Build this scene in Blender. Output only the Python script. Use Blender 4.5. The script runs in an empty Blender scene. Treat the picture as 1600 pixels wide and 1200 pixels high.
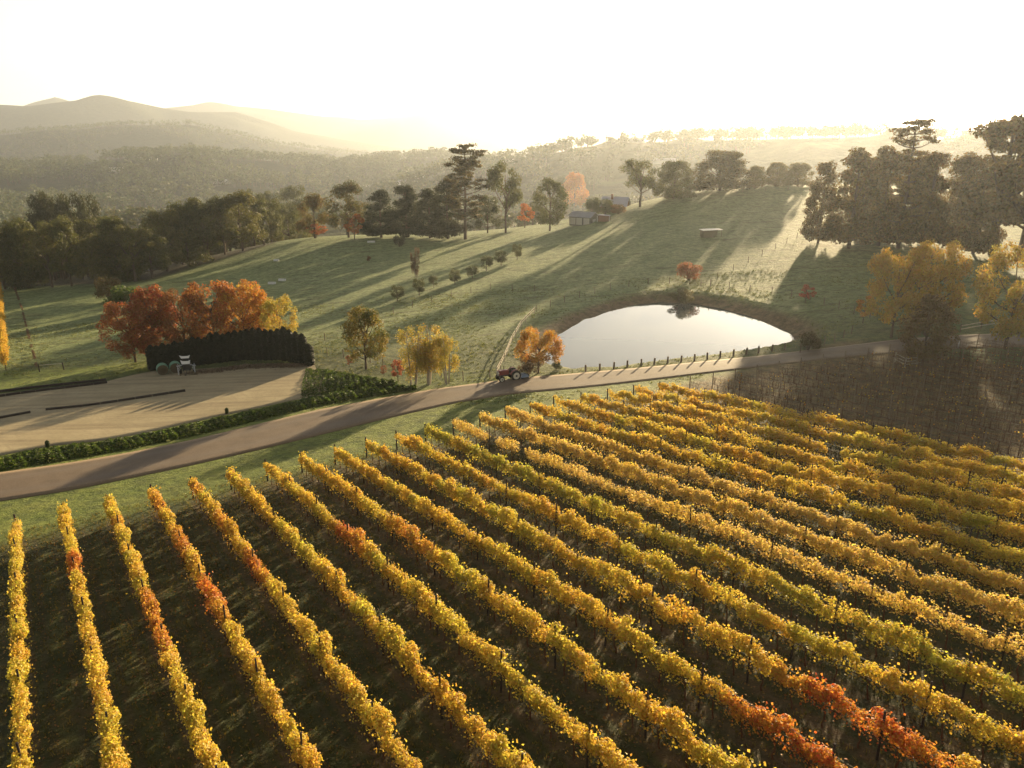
import bpy, math, random
import numpy as np
from mathutils import Vector

# ------------------------------------------------------------------ camera, sky, sun, exposure
S = bpy.context.scene
PITCH = math.radians(18.2); CP, SP = math.cos(PITCH), math.sin(PITCH)
CAM = np.array([0.0, 0.0, 20.65]); FPX = 1200.0
SUN_AZ, SUN_EL = math.radians(24.5), math.radians(9.0)
cam = bpy.data.objects.new('camera', bpy.data.cameras.new('camera'))
S.collection.objects.link(cam)
cam.data.sensor_width = 36.0; cam.data.lens = 27.0
cam.data.clip_start = 0.5; cam.data.clip_end = 40000.0
cam.location = CAM; cam.rotation_euler = (math.radians(90) - PITCH, 0, 0)
S.camera = cam
world = bpy.data.worlds.new('World'); S.world = world; world.use_nodes = True
wn, wl = world.node_tree.nodes, world.node_tree.links
wn.clear()
sky = wn.new('ShaderNodeTexSky'); sky.sky_type = 'NISHITA'; sky.sun_disc = False
sky.sun_elevation = SUN_EL; sky.sun_rotation = SUN_AZ
sky.altitude = 100; sky.air_density = 0.65; sky.dust_density = 0.6; sky.ozone_density = 1.6
bgn = wn.new('ShaderNodeBackground'); bgn.inputs[1].default_value = 0.07
won = wn.new('ShaderNodeOutputWorld')
hsv = wn.new('ShaderNodeHueSaturation'); hsv.inputs['Saturation'].default_value = 0.35      # thin white morning cloud takes the blue out of the sky
tnt = wn.new('ShaderNodeMix'); tnt.data_type = 'RGBA'; tnt.blend_type = 'MULTIPLY'; tnt.inputs[0].default_value = 1.0; tnt.inputs[7].default_value = (1.0, 0.945, 0.83, 1)
wl.new(sky.outputs[0], hsv.inputs['Color']); wl.new(hsv.outputs[0], tnt.inputs[6]); wl.new(tnt.outputs[2], bgn.inputs[0]); wl.new(bgn.outputs[0], won.inputs[0])
sun = bpy.data.objects.new('sun', bpy.data.lights.new('sun', 'SUN'))
sun.data.energy = 5.0; sun.data.angle = math.radians(0.9); sun.data.color = (1.0, 0.77, 0.45)
SUND = Vector((math.sin(SUN_AZ) * math.cos(SUN_EL), math.cos(SUN_AZ) * math.cos(SUN_EL), math.sin(SUN_EL)))
sun.rotation_euler = SUND.to_track_quat('Z', 'Y').to_euler()
S.collection.objects.link(sun)
S.view_settings.view_transform = 'Standard'; S.view_settings.look = 'None'
S.view_settings.exposure = 1.8; S.view_settings.gamma = 1.0
HAZE_DENSITY = 0.000105; HAZE_COLOR = (0.76, 0.81, 0.88, 1); HAZE_ANISO = 0.63
S.render.engine = 'CYCLES'
cy = S.cycles
cy.max_bounces = 5; cy.diffuse_bounces = 2; cy.glossy_bounces = 2; cy.transmission_bounces = 3
cy.volume_bounces = 1; cy.transparent_max_bounces = 4
cy.use_denoising = True
try: cy.denoiser = 'OPENIMAGEDENOISE'
except Exception: pass

rng = np.random.default_rng(7)
random.seed(7)
COL = S.collection

# ------------------------------------------------------------------ helpers: pixels to ground, terrain
def ray(px, py):
    x = (px - 800) / FPX; y = (py - 600) / FPX
    return np.array([x, CP - y * SP, -SP - y * CP])
def proj(P):
    d = np.asarray(P, float) - CAM
    zc = d[1] * CP - d[2] * SP; yc = -d[1] * SP - d[2] * CP
    return 800 + FPX * d[0] / zc, 600 + FPX * yc / zc, zc
def PY(px, py, Y):
    d = ray(px, py); return CAM + d * (Y / d[1])
def PZ(px, py, z):
    d = ray(px, py); return CAM + d * ((z - CAM[2]) / d[2])
def plane_z(x, y): return 0.0611 * x - 0.0987 * y
WATER = -9.3

ctrl = []
for x in np.linspace(-90, 130, 12):
    for y in np.linspace(-70, 95, 12):
        ax = (x * 0.8379 + y * 0.5459); bx = (-0.5459 * x + 0.8379 * y)
        if bx < 66 and (y < 84):
            ctrl.append((x, y, plane_z(x, y)))
def cz(px, py, z): ctrl.append(tuple(PZ(px, py, z)))
def cy_(px, py, Y): ctrl.append(tuple(PY(px, py, Y)))
for px, py, z in [(0, 740, -8.9), (0, 775, -8.6), (100, 750, -8.8), (200, 725, -8.9), (300, 705, -8.9), (400, 685, -8.9), (500, 660, -8.9), (600, 638, -8.9),
                  (700, 618, -8.8), (800, 602, -8.7), (900, 594, -8.6), (1000, 585, -8.2), (1100, 574, -7.6), (1200, 564, -7.0), (1300, 553, -6.3), (1400, 542, -5.7), (1500, 535, -5.2), (1600, 530, -4.7), (1750, 520, -3.8),
                  (0, 690, -9.9), (150, 660, -10.6), (300, 630, -10.5), (430, 600, -10.7), (0, 616, -12.2), (250, 580, -12.2), (400, 570, -11.6), (-150, 660, -11.5), (-150, 740, -9.4),
                  (30, 585, -13.4), (100, 540, -15.2), (0, 500, -17.8), (100, 500, -17.6), (100, 440, -23.0), (-60, 440, -24.0), (-200, 500, -20), (300, 420, -18.5), (230, 480, -16.6), (200, 560, -13.4),
                  (450, 375, -14.5), (600, 370, -13), (725, 370, -11.5), (800, 362, -10), (900, 350, -7.5), (500, 480, -13.0), (600, 460, -11.6), (600, 520, -10.7), (572, 575, -10.0), (700, 400, -11.2), (500, 420, -14.6),
                  (700, 520, -9.9), (690, 600, -9.2), (740, 590, -9.0), (800, 460, -9.9), (900, 440, -8.8), (1000, 455, -7.9), (1100, 450, -7.7), (1200, 470, -7.5), (1290, 510, -6.9), (1300, 460, -6.2), (1310, 535, -6.4),
                  (1400, 500, -5.3), (1400, 460, -5.4), (1590, 470, -4.9), (1750, 460, -4.2), (1500, 420, -4.5), (1300, 380, -3.3), (1450, 385, -3.5), (1590, 390, -3.3), (1750, 390, -2.5),
                  (560, 605, -9.8), (500, 590, -10.8), (800, 540, -8.9), (860, 500, -8.9), (830, 570, -8.8)]:
    cz(px, py, z)
for px, py, Y in [(980, 326, 247), (1080, 301, 258), (1200, 288, 262), (1140, 293, 260), (1260, 294, 256), (1350, 300, 250), (1500, 305, 252), (1700, 310, 255), (1100, 320, 231), (1100, 360, 196), (1100, 400, 170), (1200, 360, 192), (1200, 410, 160), (1000, 390, 183), (1250, 340, 207), (1400, 340, 210), (900, 400, 186), (1000, 350, 220)]:
    cy_(px, py, Y)
for x, y, z in [(-170, 270, -31), (-120, 320, -31), (-60, 310, -20), (-230, 300, -38), (-100, 380, -37), (0, 310, -16.5), (40, 330, -14), (80, 340, -8), (130, 340, -5), (200, 330, -3), (260, 230, 1.5), (92, 278, 3.0), (115, 285, 2.8),
                (0, 400, -28), (-100, 450, -40), (-250, 400, -40), (100, 430, -22), (200, 430, -14), (320, 400, -8), (0, 500, -42), (-150, 540, -45), (200, 520, -28), (350, 500, -16), (-300, 250, -36), (-300, 100, -22), (-200, 100, -18), (-380, 330, -48), (260, 100, 4), (340, 200, 3), (-200, -50, -6), (250, -50, 14), (0, -160, 14), (-150, -150, 6), (180, -160, 22)]:
    ctrl.append((x, y, z))
C = np.array(ctrl); sc_ = 100.0
def _phi(r2): return 0.5 * r2 * np.log(np.maximum(r2, 1e-9))
_xy = C[:, :2] / sc_
_n = len(C)
_A = np.zeros((_n + 3, _n + 3))
_A[:_n, :_n] = _phi(((_xy[:, None] - _xy[None]) ** 2).sum(-1)) + np.eye(_n) * 0.0006
_A[:_n, _n] = 1; _A[:_n, _n + 1:] = _xy; _A[_n, :_n] = 1; _A[_n + 1:, :_n] = _xy.T
_w = np.linalg.solve(_A, np.r_[C[:, 2], 0, 0, 0])
def near_z(x, y):
    out = np.empty(len(x))
    for i in range(0, len(x), 20000):
        q = np.stack([x[i:i + 20000], y[i:i + 20000]], 1) / sc_
        out[i:i + 20000] = _phi(((q[:, None] - _xy[None]) ** 2).sum(-1)) @ _w[:_n] + _w[_n] + q @ _w[_n + 1:]
    return out

POND_PX = [(874, 521), (905, 506), (940, 491), (985, 478), (1030, 472.5), (1060, 474), (1090, 475), (1130, 483), (1180, 498), (1230, 518), (1246, 535), (1244, 548), (1200, 556), (1100, 566), (1000, 573), (940, 577.5), (880, 577), (853, 570), (853, 545)]
_P0 = np.array([PZ(a, b, WATER)[:2] for a, b in POND_PX]); _r = np.random.default_rng(3); POND = []
for i_ in range(len(_P0)):
    for t_ in (0, 1 / 3, 2 / 3): POND.append(_P0[i_] * (1 - t_) + _P0[(i_ + 1) % len(_P0)] * t_ + _r.normal(size=2) * (0.28 if t_ else 0.1))
POND = np.array(POND)
DAM0 = PZ(853, 570, WATER)[:2]; _d = PZ(1241, 548, WATER)[:2] - DAM0; _d /= np.linalg.norm(_d); DAMN = np.array([-_d[1], _d[0]])
def poly_sd(x, y, P):
    d = np.full(len(x), 1e9); ins = np.zeros(len(x), bool)
    for i in range(len(P)):
        a, b = P[i], P[(i + 1) % len(P)]
        e = b - a; wx, wy = x - a[0], y - a[1]
        t = np.clip((wx * e[0] + wy * e[1]) / (e @ e), 0, 1)
        d = np.minimum(d, np.hypot(wx - t * e[0], wy - t * e[1]))
        c = (a[1] > y) != (b[1] > y)
        with np.errstate(divide='ignore', invalid='ignore'):
            xi = (b[0] - a[0]) * (y - a[1]) / (b[1] - a[1]) + a[0]
        ins ^= c & (x < xi)
    return np.where(ins, -d, d)
def smooth(a, b, x):
    t = np.clip((x - a) / (b - a), 0, 1); return t * t * (3 - 2 * t)

RIDGES = [  # distance, front half width, back half width, ground skyline in pixels
    (1300, 620, 500, [(560, 330), (640, 285), (700, 268), (800, 256), (850, 246), (900, 231), (950, 226), (1000, 223), (1100, 219), (1150, 219), (1250, 216), (1350, 214), (1450, 217), (1530, 222), (1600, 219), (1900, 214)]),
    (1950, 720, 500, [(-300, 262), (0, 264), (60, 262), (100, 258), (200, 246), (300, 241), (400, 251), (500, 256), (600, 252), (680, 246), (750, 250), (820, 255), (950, 262), (1900, 262)]),
    (3300, 750, 700, [(-300, 225), (-50, 215), (30, 209), (100, 204), (200, 196), (300, 195), (350, 206), (430, 226), (560, 243), (800, 252), (1900, 255)]),
    (5000, 1200, 1000, [(-300, 190), (-60, 176), (0, 163), (50, 166), (100, 160), (160, 153), (210, 158), (260, 169), (300, 175), (370, 175), (420, 190), (460, 205), (520, 216), (600, 228), (680, 240), (800, 238), (900, 232), (980, 240), (1900, 240)]),
    (7000, 1400, 1000, [(-300, 200), (0, 180), (60, 160), (95, 152), (140, 166), (230, 172), (270, 168), (330, 162), (420, 170), (500, 181), (560, 187), (640, 182), (700, 165), (760, 160), (850, 168), (930, 159), (1000, 160), (1080, 174), (1150, 188), (1250, 199), (1400, 206), (1700, 205), (1900, 205)]),
]
def far_z(x, y):
    r = np.hypot(x, y); az = np.arctan2(x, np.maximum(y, 1e-3))
    px = 800 + FPX * 1.053 * np.tan(np.clip(az, -1.2, 1.2))
    base = -46 - 52 * smooth(500, 1200, r) + 40 * smooth(0.0, 1.2, az)
    z = base.copy()
    for D, wf, wb, prof in RIDGES:
        pp = np.array(prof, float); py = np.interp(px, pp[:, 0], pp[:, 1])
        yc = (py - 600) / FPX
        zt = CAM[2] + D * np.cos(np.clip(az, -1, 1)) * (-SP - yc * CP) / (CP - yc * SP)
        t = np.where(r < D, (D - r) / wf, (r - D) / wb)
        bump = smooth(1, 0, t)
        wob = 1 + 0.10 * np.sin(r * 0.011 + az * 23) * np.sin(az * 41 + D) * (t > 0.12)
        z = np.maximum(z, base + (zt - base) * bump * wob)
    z = np.where(y < 0, base * 0 + 5, z)
    return z
def height(x, y):
    x = np.atleast_1d(np.asarray(x, float)); y = np.atleast_1d(np.asarray(y, float))
    r = np.hypot(x, y); z = np.empty(len(x))
    k = smooth(400, 560, r)
    z = np.where(k < 1, near_z(x, y) if (k < 1).any() else 0, 0)
    z = z * (1 - k) + far_z(x, y) * k
    sd = poly_sd(x, y, POND)
    inside = WATER - np.minimum(1.3, 0.05 - sd * 0.35)
    nl = ((x - DAM0[0]) * DAMN[0] + (y - DAM0[1]) * DAMN[1]); dam = smooth(4.0, 0.5, nl)
    bank = WATER + 0.02 + (0.22 + 0.5 * dam) * np.maximum(sd, 0)
    reach = 5.5 - 4.0 * dam
    kk = smooth(0, 1, sd / reach)
    zo = np.where(sd < reach, bank * (1 - kk) + np.maximum(z, WATER + 0.35) * kk, z)
    return np.where(sd < 0, inside, zo)
def H(x, y): return float(height(x, y)[0])
_ts = np.geomspace(12, 900, 500)
def G(px, py):
    d = ray(px, py); d = d / np.linalg.norm(d)
    P = CAM + d * _ts[:, None]
    below = P[:, 2] < height(P[:, 0], P[:, 1])
    i = int(np.argmax(below)) if below.any() else len(_ts) - 1
    i = max(i, 1)
    a, b = _ts[i - 1], _ts[i]
    q = np.linspace(a, b, 40); P = CAM + d * q[:, None]
    below = P[:, 2] < height(P[:, 0], P[:, 1])
    j = int(np.argmax(below)) if below.any() else 39
    Q = P[j]; Q[2] = H(Q[0], Q[1])
    return Q

# ------------------------------------------------------------------ helpers: materials
def lin(c): return tuple(((v / 255.0 + 0.055) / 1.055) ** 2.4 if v > 10 else v / 255.0 / 12.92 for v in c)
class NT:
    def __init__(s, name):
        s.m = bpy.data.materials.new(name); s.m.use_nodes = True
        s.t = s.m.node_tree; s.n = s.t.nodes; s.n.clear()
        s.out = s.n.new('ShaderNodeOutputMaterial')
    def N(s, t, **kw):
        o = s.n.new(t)
        for k, v in kw.items(): setattr(o, k, v)
        return o
    def L(s, a, b): s.t.links.new(a, b)
    def setin(s, sock, v):
        if hasattr(v, 'is_output') or isinstance(v, bpy.types.NodeSocket): s.L(v, sock)
        else: sock.default_value = v
    def noise(s, vec, scale, detail=4, rough=0.55):
        o = s.N('ShaderNodeTexNoise'); o.inputs['Scale'].default_value = scale; o.inputs['Detail'].default_value = detail; o.inputs['Roughness'].default_value = rough
        if vec is not None: s.L(vec, o.inputs['Vector'])
        return o.outputs['Fac']
    def ramp(s, fac, stops):
        o = s.N('ShaderNodeValToRGB'); s.L(fac, o.inputs[0]); e = o.color_ramp.elements
        while len(e) < len(stops): e.new(0.5)
        for q, (p, c) in zip(e, stops): q.position = p; q.color = (c[0], c[1], c[2], 1) if not isinstance(c, (int, float)) else (c, c, c, 1)
        return o.outputs[0]
    def mix(s, fac, a, b, mode='MIX'):
        o = s.N('ShaderNodeMix', data_type='RGBA', blend_type=mode)
        s.setin(o.inputs[0], fac); s.setin(o.inputs[6], a if not isinstance(a, tuple) else (*a[:3], 1)); s.setin(o.inputs[7], b if not isinstance(b, tuple) else (*b[:3], 1))
        return o.outputs[2]
    def math(s, op, a, b=0.0, c=None):
        o = s.N('ShaderNodeMath', operation=op); s.setin(o.inputs[0], a); s.setin(o.inputs[1], b)
        if c is not None: s.setin(o.inputs[2], c)
        return o.outputs[0]
    def pos(s): return s.N('ShaderNodeNewGeometry').outputs['Position']
    def attr(s, name, typ='GEOMETRY'):
        o = s.N('ShaderNodeAttribute', attribute_type=typ, attribute_name=name); return o
    def bsdf(s, color, rough=0.8, spec=0.3, **kw):
        b = s.N('ShaderNodeBsdfPrincipled'); s.setin(b.inputs['Base Color'], color if not isinstance(color, tuple) else (*color[:3], 1))
        s.setin(b.inputs['Roughness'], rough); b.inputs['Specular IOR Level'].default_value = spec
        for k, v in kw.items(): s.setin(b.inputs[k], v)
        return b
    def bump(s, h, strength=0.5, dist=0.1):
        o = s.N('ShaderNodeBump'); o.inputs['Strength'].default_value = strength; o.inputs['Distance'].default_value = dist; s.L(h, o.inputs['Height']); return o.outputs[0]
    def done(s, shader): s.L(shader, s.out.inputs['Surface']); return s.m

MATS = {}
def simple(name, col, rough=0.7, spec=0.3, var=0.25, scale=3.0, metal=0.0, bumpd=0.0):
    if name in MATS: return MATS[name]
    t = NT(name); tc = t.N('ShaderNodeTexCoord').outputs['Object']
    n = t.noise(tc, scale, 5, 0.6)
    c = t.mix(n, tuple(v * (1 - var) for v in col), tuple(min(1, v * (1 + var)) for v in col))
    b = t.bsdf(c, rough, spec, Metallic=metal)
    if bumpd: t.L(t.bump(n, 0.6, bumpd), b.inputs['Normal'])
    MATS[name] = t.done(b.outputs[0]); return MATS[name]

def leaf_material(name, transl=0.45, spread=0.5, gloss=0.25, patch=0.35):
    """leaf colour = object colour (one hue per plant) towards a second hue per plant, varied leaf by leaf"""
    t = NT(name); geo = t.N('ShaderNodeNewGeometry'); rnd = geo.outputs['Random Per Island']
    oi = t.N('ShaderNodeObjectInfo'); a2 = t.attr('tint_b', 'OBJECT')
    tc = t.N('ShaderNodeTexCoord').outputs['Object']
    n = t.noise(geo.outputs['Position'], patch, 3, 0.6)
    f = t.math('ADD', t.math('MULTIPLY', t.math('SUBTRACT', n, 0.48), 2.2), t.math('MULTIPLY', rnd, 0.75))
    f.node.use_clamp = True
    base = t.mix(f, oi.outputs['Color'], a2.outputs['Color'])
    r2 = t.math('FRACT', t.math('MULTIPLY', rnd, 37.31))
    hsv = t.N('ShaderNodeHueSaturation')
    t.L(base, hsv.inputs['Color'])
    t.L(t.math('MULTIPLY_ADD', r2, 0.05, 0.475), hsv.inputs['Hue'])
    r3 = t.math('FRACT', t.math('MULTIPLY', rnd, 91.7))
    t.L(t.math('MULTIPLY_ADD', r3, spread, 1 - spread * 0.55), hsv.inputs['Value'])
    col = hsv.outputs[0]
    b = t.bsdf(col, 0.55, gloss)
    tr = t.N('ShaderNodeBsdfTranslucent'); t.L(col, tr.inputs['Color'])
    mx = t.N('ShaderNodeMixShader'); mx.inputs[0].default_value = transl
    t.L(b.outputs[0], mx.inputs[1]); t.L(tr.outputs[0], mx.inputs[2])
    return t.done(mx.outputs[0])
M_LEAF = leaf_material('tree_leaf')
M_VINE = leaf_material('vine_leaf', 0.5, 0.42, 0.35, 0.28)
M_FAR = leaf_material('distant_leaf', 0.25, 0.5, 0.1, 0.02)
M_BARK = simple('bark', (0.11, 0.08, 0.055), 0.9, 0.1, 0.5, 4)
M_PALEBARK = simple('pale_bark', (0.33, 0.28, 0.21), 0.85, 0.1, 0.4, 4)
M_WOOD = simple('weathered_wood', (0.16, 0.12, 0.085), 0.85, 0.15, 0.4, 6)
M_PALEWOOD = simple('pale_timber', (0.42, 0.36, 0.27), 0.85, 0.15, 0.3, 6)
M_DARKWOOD = simple('dark_timber', (0.045, 0.035, 0.028), 0.85, 0.15, 0.4, 6)
M_WIRE = simple('steel_wire', (0.09, 0.08, 0.07), 0.6, 0.3, 0.1, 3, 0.3)
M_CANE = simple('vine_cane', (0.11, 0.055, 0.028), 0.9, 0.1, 0.4, 5)

# ------------------------------------------------------------------ helpers: meshes
class MB:
    def __init__(s): s.v = []; s.f = []; s.n = 0
    def add(s, v, f, mat=0, smooth=False):
        v = np.asarray(v, float).reshape(-1, 3); f = np.asarray(f, int)
        s.v.append(v); s.f.append((f + s.n, mat, smooth)); s.n += len(v); return s
    def mesh(s, name, mats):
        me = bpy.data.meshes.new(name)
        V = np.concatenate(s.v) if s.v else np.zeros((0, 3))
        loops = np.concatenate([f.ravel() for f, _, _ in s.f]); tot = np.concatenate([np.full(len(f), f.shape[1]) for f, _, _ in s.f])
        mi = np.concatenate([np.full(len(f), m) for f, m, _ in s.f]); sm = np.concatenate([np.full(len(f), k) for f, _, k in s.f])
        me.vertices.add(len(V)); me.vertices.foreach_set('co', V.ravel())
        me.loops.add(len(loops)); me.loops.foreach_set('vertex_index', loops.astype(np.int32))
        me.polygons.add(len(tot)); st = np.r_[0, np.cumsum(tot)[:-1]]
        me.polygons.foreach_set('loop_start', st.astype(np.int32)); me.polygons.foreach_set('loop_total', tot.astype(np.int32))
        me.polygons.foreach_set('material_index', mi.astype(np.int32)); me.polygons.foreach_set('use_smooth', sm.astype(bool))
        for m in (mats if isinstance(mats, (list, tuple)) else [mats]): me.materials.append(m)
        me.update(calc_edges=True); me.validate()
        return me
BOXF = np.array([[0, 3, 2, 1], [4, 5, 6, 7], [0, 1, 5, 4], [1, 2, 6, 5], [2, 3, 7, 6], [3, 0, 4, 7]])
def box(mb, c, s, rz=0.0, ry=0.0, mat=0, taper=1.0):
    x, y, z = np.array(s) / 2
    v = np.array([[-x, -y, -z], [x, -y, -z], [x, y, -z], [-x, y, -z], [-x * taper, -y * taper, z], [x * taper, -y * taper, z], [x * taper, y * taper, z], [-x * taper, y * taper, z]])
    if ry: c_, s_ = math.cos(ry), math.sin(ry); v = v @ np.array([[c_, 0, s_], [0, 1, 0], [-s_, 0, c_]]).T
    if rz: c_, s_ = math.cos(rz), math.sin(rz); v = v @ np.array([[c_, -s_, 0], [s_, c_, 0], [0, 0, 1]]).T
    return mb.add(v + np.array(c), BOXF, mat)
def tube(mb, pts, rad, sides=6, mat=0, caps=True):
    pts = np.asarray(pts, float); n = len(pts); rad = np.broadcast_to(np.asarray(rad, float), (n,))
    tan = np.gradient(pts, axis=0); tan /= np.linalg.norm(tan, axis=1)[:, None] + 1e-9
    ref = np.array([0, 0, 1.0]) if abs(tan[:, 2]).mean() < 0.8 else np.array([1.0, 0, 0])
    a = np.cross(tan, ref); a /= np.linalg.norm(a, axis=1)[:, None] + 1e-9; b = np.cross(tan, a)
    th = np.arange(sides) * 2 * math.pi / sides
    v = pts[:, None] + rad[:, None, None] * (np.cos(th)[None, :, None] * a[:, None] + np.sin(th)[None, :, None] * b[:, None])
    i = np.arange(n - 1)[:, None] * sides; j = np.arange(sides)[None]
    k = (j + 1) % sides
    f = np.stack([i + j, i + k, i + sides + k, i + sides + j], -1).reshape(-1, 4)
    mb.add(v.reshape(-1, 3), f, mat, True)
    if caps:
        mb.add(v[0], [list(range(sides))], mat); mb.add(v[-1], [list(range(sides))[::-1]], mat)
    return mb
def cyl(mb, c, r, h, axis='z', sides=16, mat=0, r2=None):
    c = np.array(c, float); e = {'x': (1, 0, 0), 'y': (0, 1, 0), 'z': (0, 0, 1)}[axis] if isinstance(axis, str) else axis
    e = np.array(e, float); e /= np.linalg.norm(e)
    return tube(mb, [c - e * h / 2, c + e * h / 2], [r, r if r2 is None else r2], sides, mat)
def unit(v): return v / (np.linalg.norm(v, axis=-1, keepdims=True) + 1e-9)
def leaves(mb, c, nrm, size, mat=0, asp=0.72, fold=0.2, r=rng):
    c = np.asarray(c); N = len(c); nrm = unit(nrm)
    q = unit(r.normal(size=(N, 3))); a = unit(np.cross(nrm, q)); b = np.cross(nrm, a)
    s = np.broadcast_to(np.asarray(size, float), (N,))[:, None]
    v = np.stack([c + a * s, c + b * s * asp + nrm * s * fold, c - a * s, c - b * s * asp + nrm * s * fold], 1).reshape(-1, 3)
    i = np.arange(N)[:, None] * 4
    mb.add(v, i + np.array([[0, 1, 2, 3]]), mat)
def obj(name, me, parent=None, loc=None, **props):
    o = bpy.data.objects.new(name, me); COL.objects.link(o)
    if parent is not None: o.parent = parent
    if loc is not None: o.location = loc
    for k, v in props.items(): o[k] = v
    return o
def thing(name, label, cat, loc=(0, 0, 0), rz=0.0, group=None):
    o = bpy.data.objects.new(name, None); COL.objects.link(o)
    o.location = loc; o.rotation_euler = (0, 0, rz); o.empty_display_size = 0.3
    o['label'] = label; o['category'] = cat
    if group: o['group'] = group
    return o
def tag(o, label, cat, group=None):
    o['label'] = label; o['category'] = cat
    if group: o['group'] = group
    return o
ORD = ['first', 'second', 'third', 'fourth', 'fifth', 'sixth', 'seventh', 'eighth', 'ninth', 'tenth', 'eleventh', 'twelfth', 'thirteenth', 'fourteenth', 'fifteenth', 'sixteenth', 'seventeenth', 'eighteenth', 'nineteenth', 'twentieth',
       'twenty-first', 'twenty-second', 'twenty-third', 'twenty-fourth', 'twenty-fifth', 'twenty-sixth', 'twenty-seventh', 'twenty-eighth', 'twenty-ninth', 'thirtieth', 'thirty-first', 'thirty-second']

# ------------------------------------------------------------------ ground sheet
UX, UY = -0.5459, 0.8379          # along the vine rows, away from the camera
VX, VY = 0.8379, 0.5459           # across the rows
def grid_mesh(rs, azs, name, mats):
    R, A = np.meshgrid(rs, azs, indexing='ij')
    x = (R * np.sin(A)).ravel(); y = (R * np.cos(A)).ravel(); z = height(x, y)
    nr, na = R.shape
    i = np.arange(nr - 1)[:, None] * na; j = np.arange(na - 1)[None]
    f = np.stack([i + j, i + j + 1, i + na + j + 1, i + na + j], -1).reshape(-1, 4)[:, ::-1]
    mb = MB(); mb.add(np.stack([x, y, z], 1), f, 0, True)
    return mb.mesh(name, mats), x, y, z
def region(x, y, pts, soft):
    return 1 - smooth(-soft, soft, poly_sd(x, y, np.array(pts)))
def pxpoly(p): return [G(a, b)[:2] for a, b in p]

def ground_material():
    t = NT('meadow_grass'); P = t.pos()
    mp = t.N('ShaderNodeMapping'); mp.inputs['Scale'].default_value = (1, 1, 1); t.L(P, mp.inputs[0]); P = mp.outputs[0]
    big = t.noise(P, 0.035, 4, 0.6); mid = t.noise(P, 0.35, 5, 0.65); fine = t.noise(P, 2.6, 6, 0.7); tiny = t.noise(P, 11, 3, 0.7)
    green = t.ramp(mid, [(0.3, (0.060, 0.088, 0.018)), (0.55, (0.095, 0.12, 0.026)), (0.75, (0.14, 0.14, 0.036))])
    dry = t.ramp(fine, [(0.3, (0.12, 0.115, 0.05)), (0.7, (0.19, 0.165, 0.08))])
    col = t.mix(t.ramp(big, [(0.42, 0.0), (0.68, 0.55)]), green, dry)
    frost = t.ramp(fine, [(0.3, (0.165, 0.225, 0.070)), (0.7, (0.32, 0.35, 0.15))])
    fa = t.attr('frost').outputs['Fac']
    col = t.mix(t.math('MULTIPLY', fa, t.ramp(mid, [(0.25, 0.45), (0.6, 1.0)])), col, frost)
    mp2 = t.N('ShaderNodeMapping'); mp2.inputs['Scale'].default_value = (0.05, 0.28, 0.3); mp2.inputs['Rotation'].default_value = (0, 0, 0.25); t.L(P, mp2.inputs[0])
    trk = t.noise(mp2.outputs[0], 1.6, 5, 0.65)
    col = t.mix(t.ramp(trk, [(0.56, 0.0), (0.63, 0.6), (0.70, 0.0)]), col, (0.085, 0.075, 0.022))
    pat_ = t.noise(P, 0.11, 5, 0.7)
    col = t.mix(t.ramp(pat_, [(0.50, 0.0), (0.66, 0.4)]), col, (0.062, 0.10, 0.018))
    lush = t.ramp(mid, [(0.3, (0.12, 0.165, 0.022)), (0.7, (0.21, 0.23, 0.045))])
    col = t.mix(t.attr('lawn').outputs['Fac'], col, lush)
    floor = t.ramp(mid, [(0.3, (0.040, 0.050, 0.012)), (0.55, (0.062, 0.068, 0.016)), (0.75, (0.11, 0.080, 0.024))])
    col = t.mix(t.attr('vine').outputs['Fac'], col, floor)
    col = t.mix(t.math('MULTIPLY', t.attr('bare').outputs['Fac'], 0.7), col, t.ramp(mid, [(0.3, (0.20, 0.115, 0.042)), (0.7, (0.34, 0.21, 0.08))]))
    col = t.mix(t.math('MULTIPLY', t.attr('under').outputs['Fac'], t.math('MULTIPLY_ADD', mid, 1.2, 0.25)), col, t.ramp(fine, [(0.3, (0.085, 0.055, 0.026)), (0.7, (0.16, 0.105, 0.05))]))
    col = t.mix(t.math('MULTIPLY', t.attr('rut').outputs['Fac'], 0.55), col, (0.075, 0.055, 0.026))
    soil = t.ramp(fine, [(0.3, (0.15, 0.095, 0.045)), (0.7, (0.25, 0.165, 0.085))])
    bk = t.math('MULTIPLY', t.attr('bank').outputs['Fac'], t.math('MULTIPLY_ADD', mid, 1.3, 0.35)); bk.node.use_clamp = True
    col = t.mix(bk, col, soil)
    litter = t.ramp(fine, [(0.35, (0.045, 0.035, 0.018)), (0.7, (0.10, 0.07, 0.035))])
    col = t.mix(t.attr('wood').outputs['Fac'], col, litter)
    col = t.mix(t.ramp(t.noise(P, 0.9, 6, 0.75), [(0.42, 0.0), (0.62, 0.8)]), col, t.mix(0.75, col, (0.02, 0.035, 0.01)))
    b = t.bsdf(col, 0.85, 0.2)
    h = t.math('ADD', t.math('MULTIPLY', mid, 0.9), t.math('MULTIPLY', fine, 0.45))
    h = t.math('ADD', h, t.math('MULTIPLY', tiny, 0.12))
    t.L(t.bump(h, 0.9, 0.9), b.inputs['Normal'])
    tr = t.N('ShaderNodeBsdfTranslucent'); t.L(col, tr.inputs[0])
    return t.done(b.outputs[0])
M_GROUND = ground_material()

deg = math.radians
az_front = np.concatenate([np.linspace(deg(-180), deg(-46), 36)[:-1], np.linspace(deg(-46), deg(46), 560), np.linspace(deg(46), deg(180), 36)[1:]])
rs = np.concatenate([[0.5, 4, 8, 12], np.geomspace(15, 470, 400)])
me, gx, gy, gz = grid_mesh(rs, az_front, 'ground', M_GROUND)
ga = gx * VX + gy * VY; gb = gx * UX + gy * UY
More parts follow.
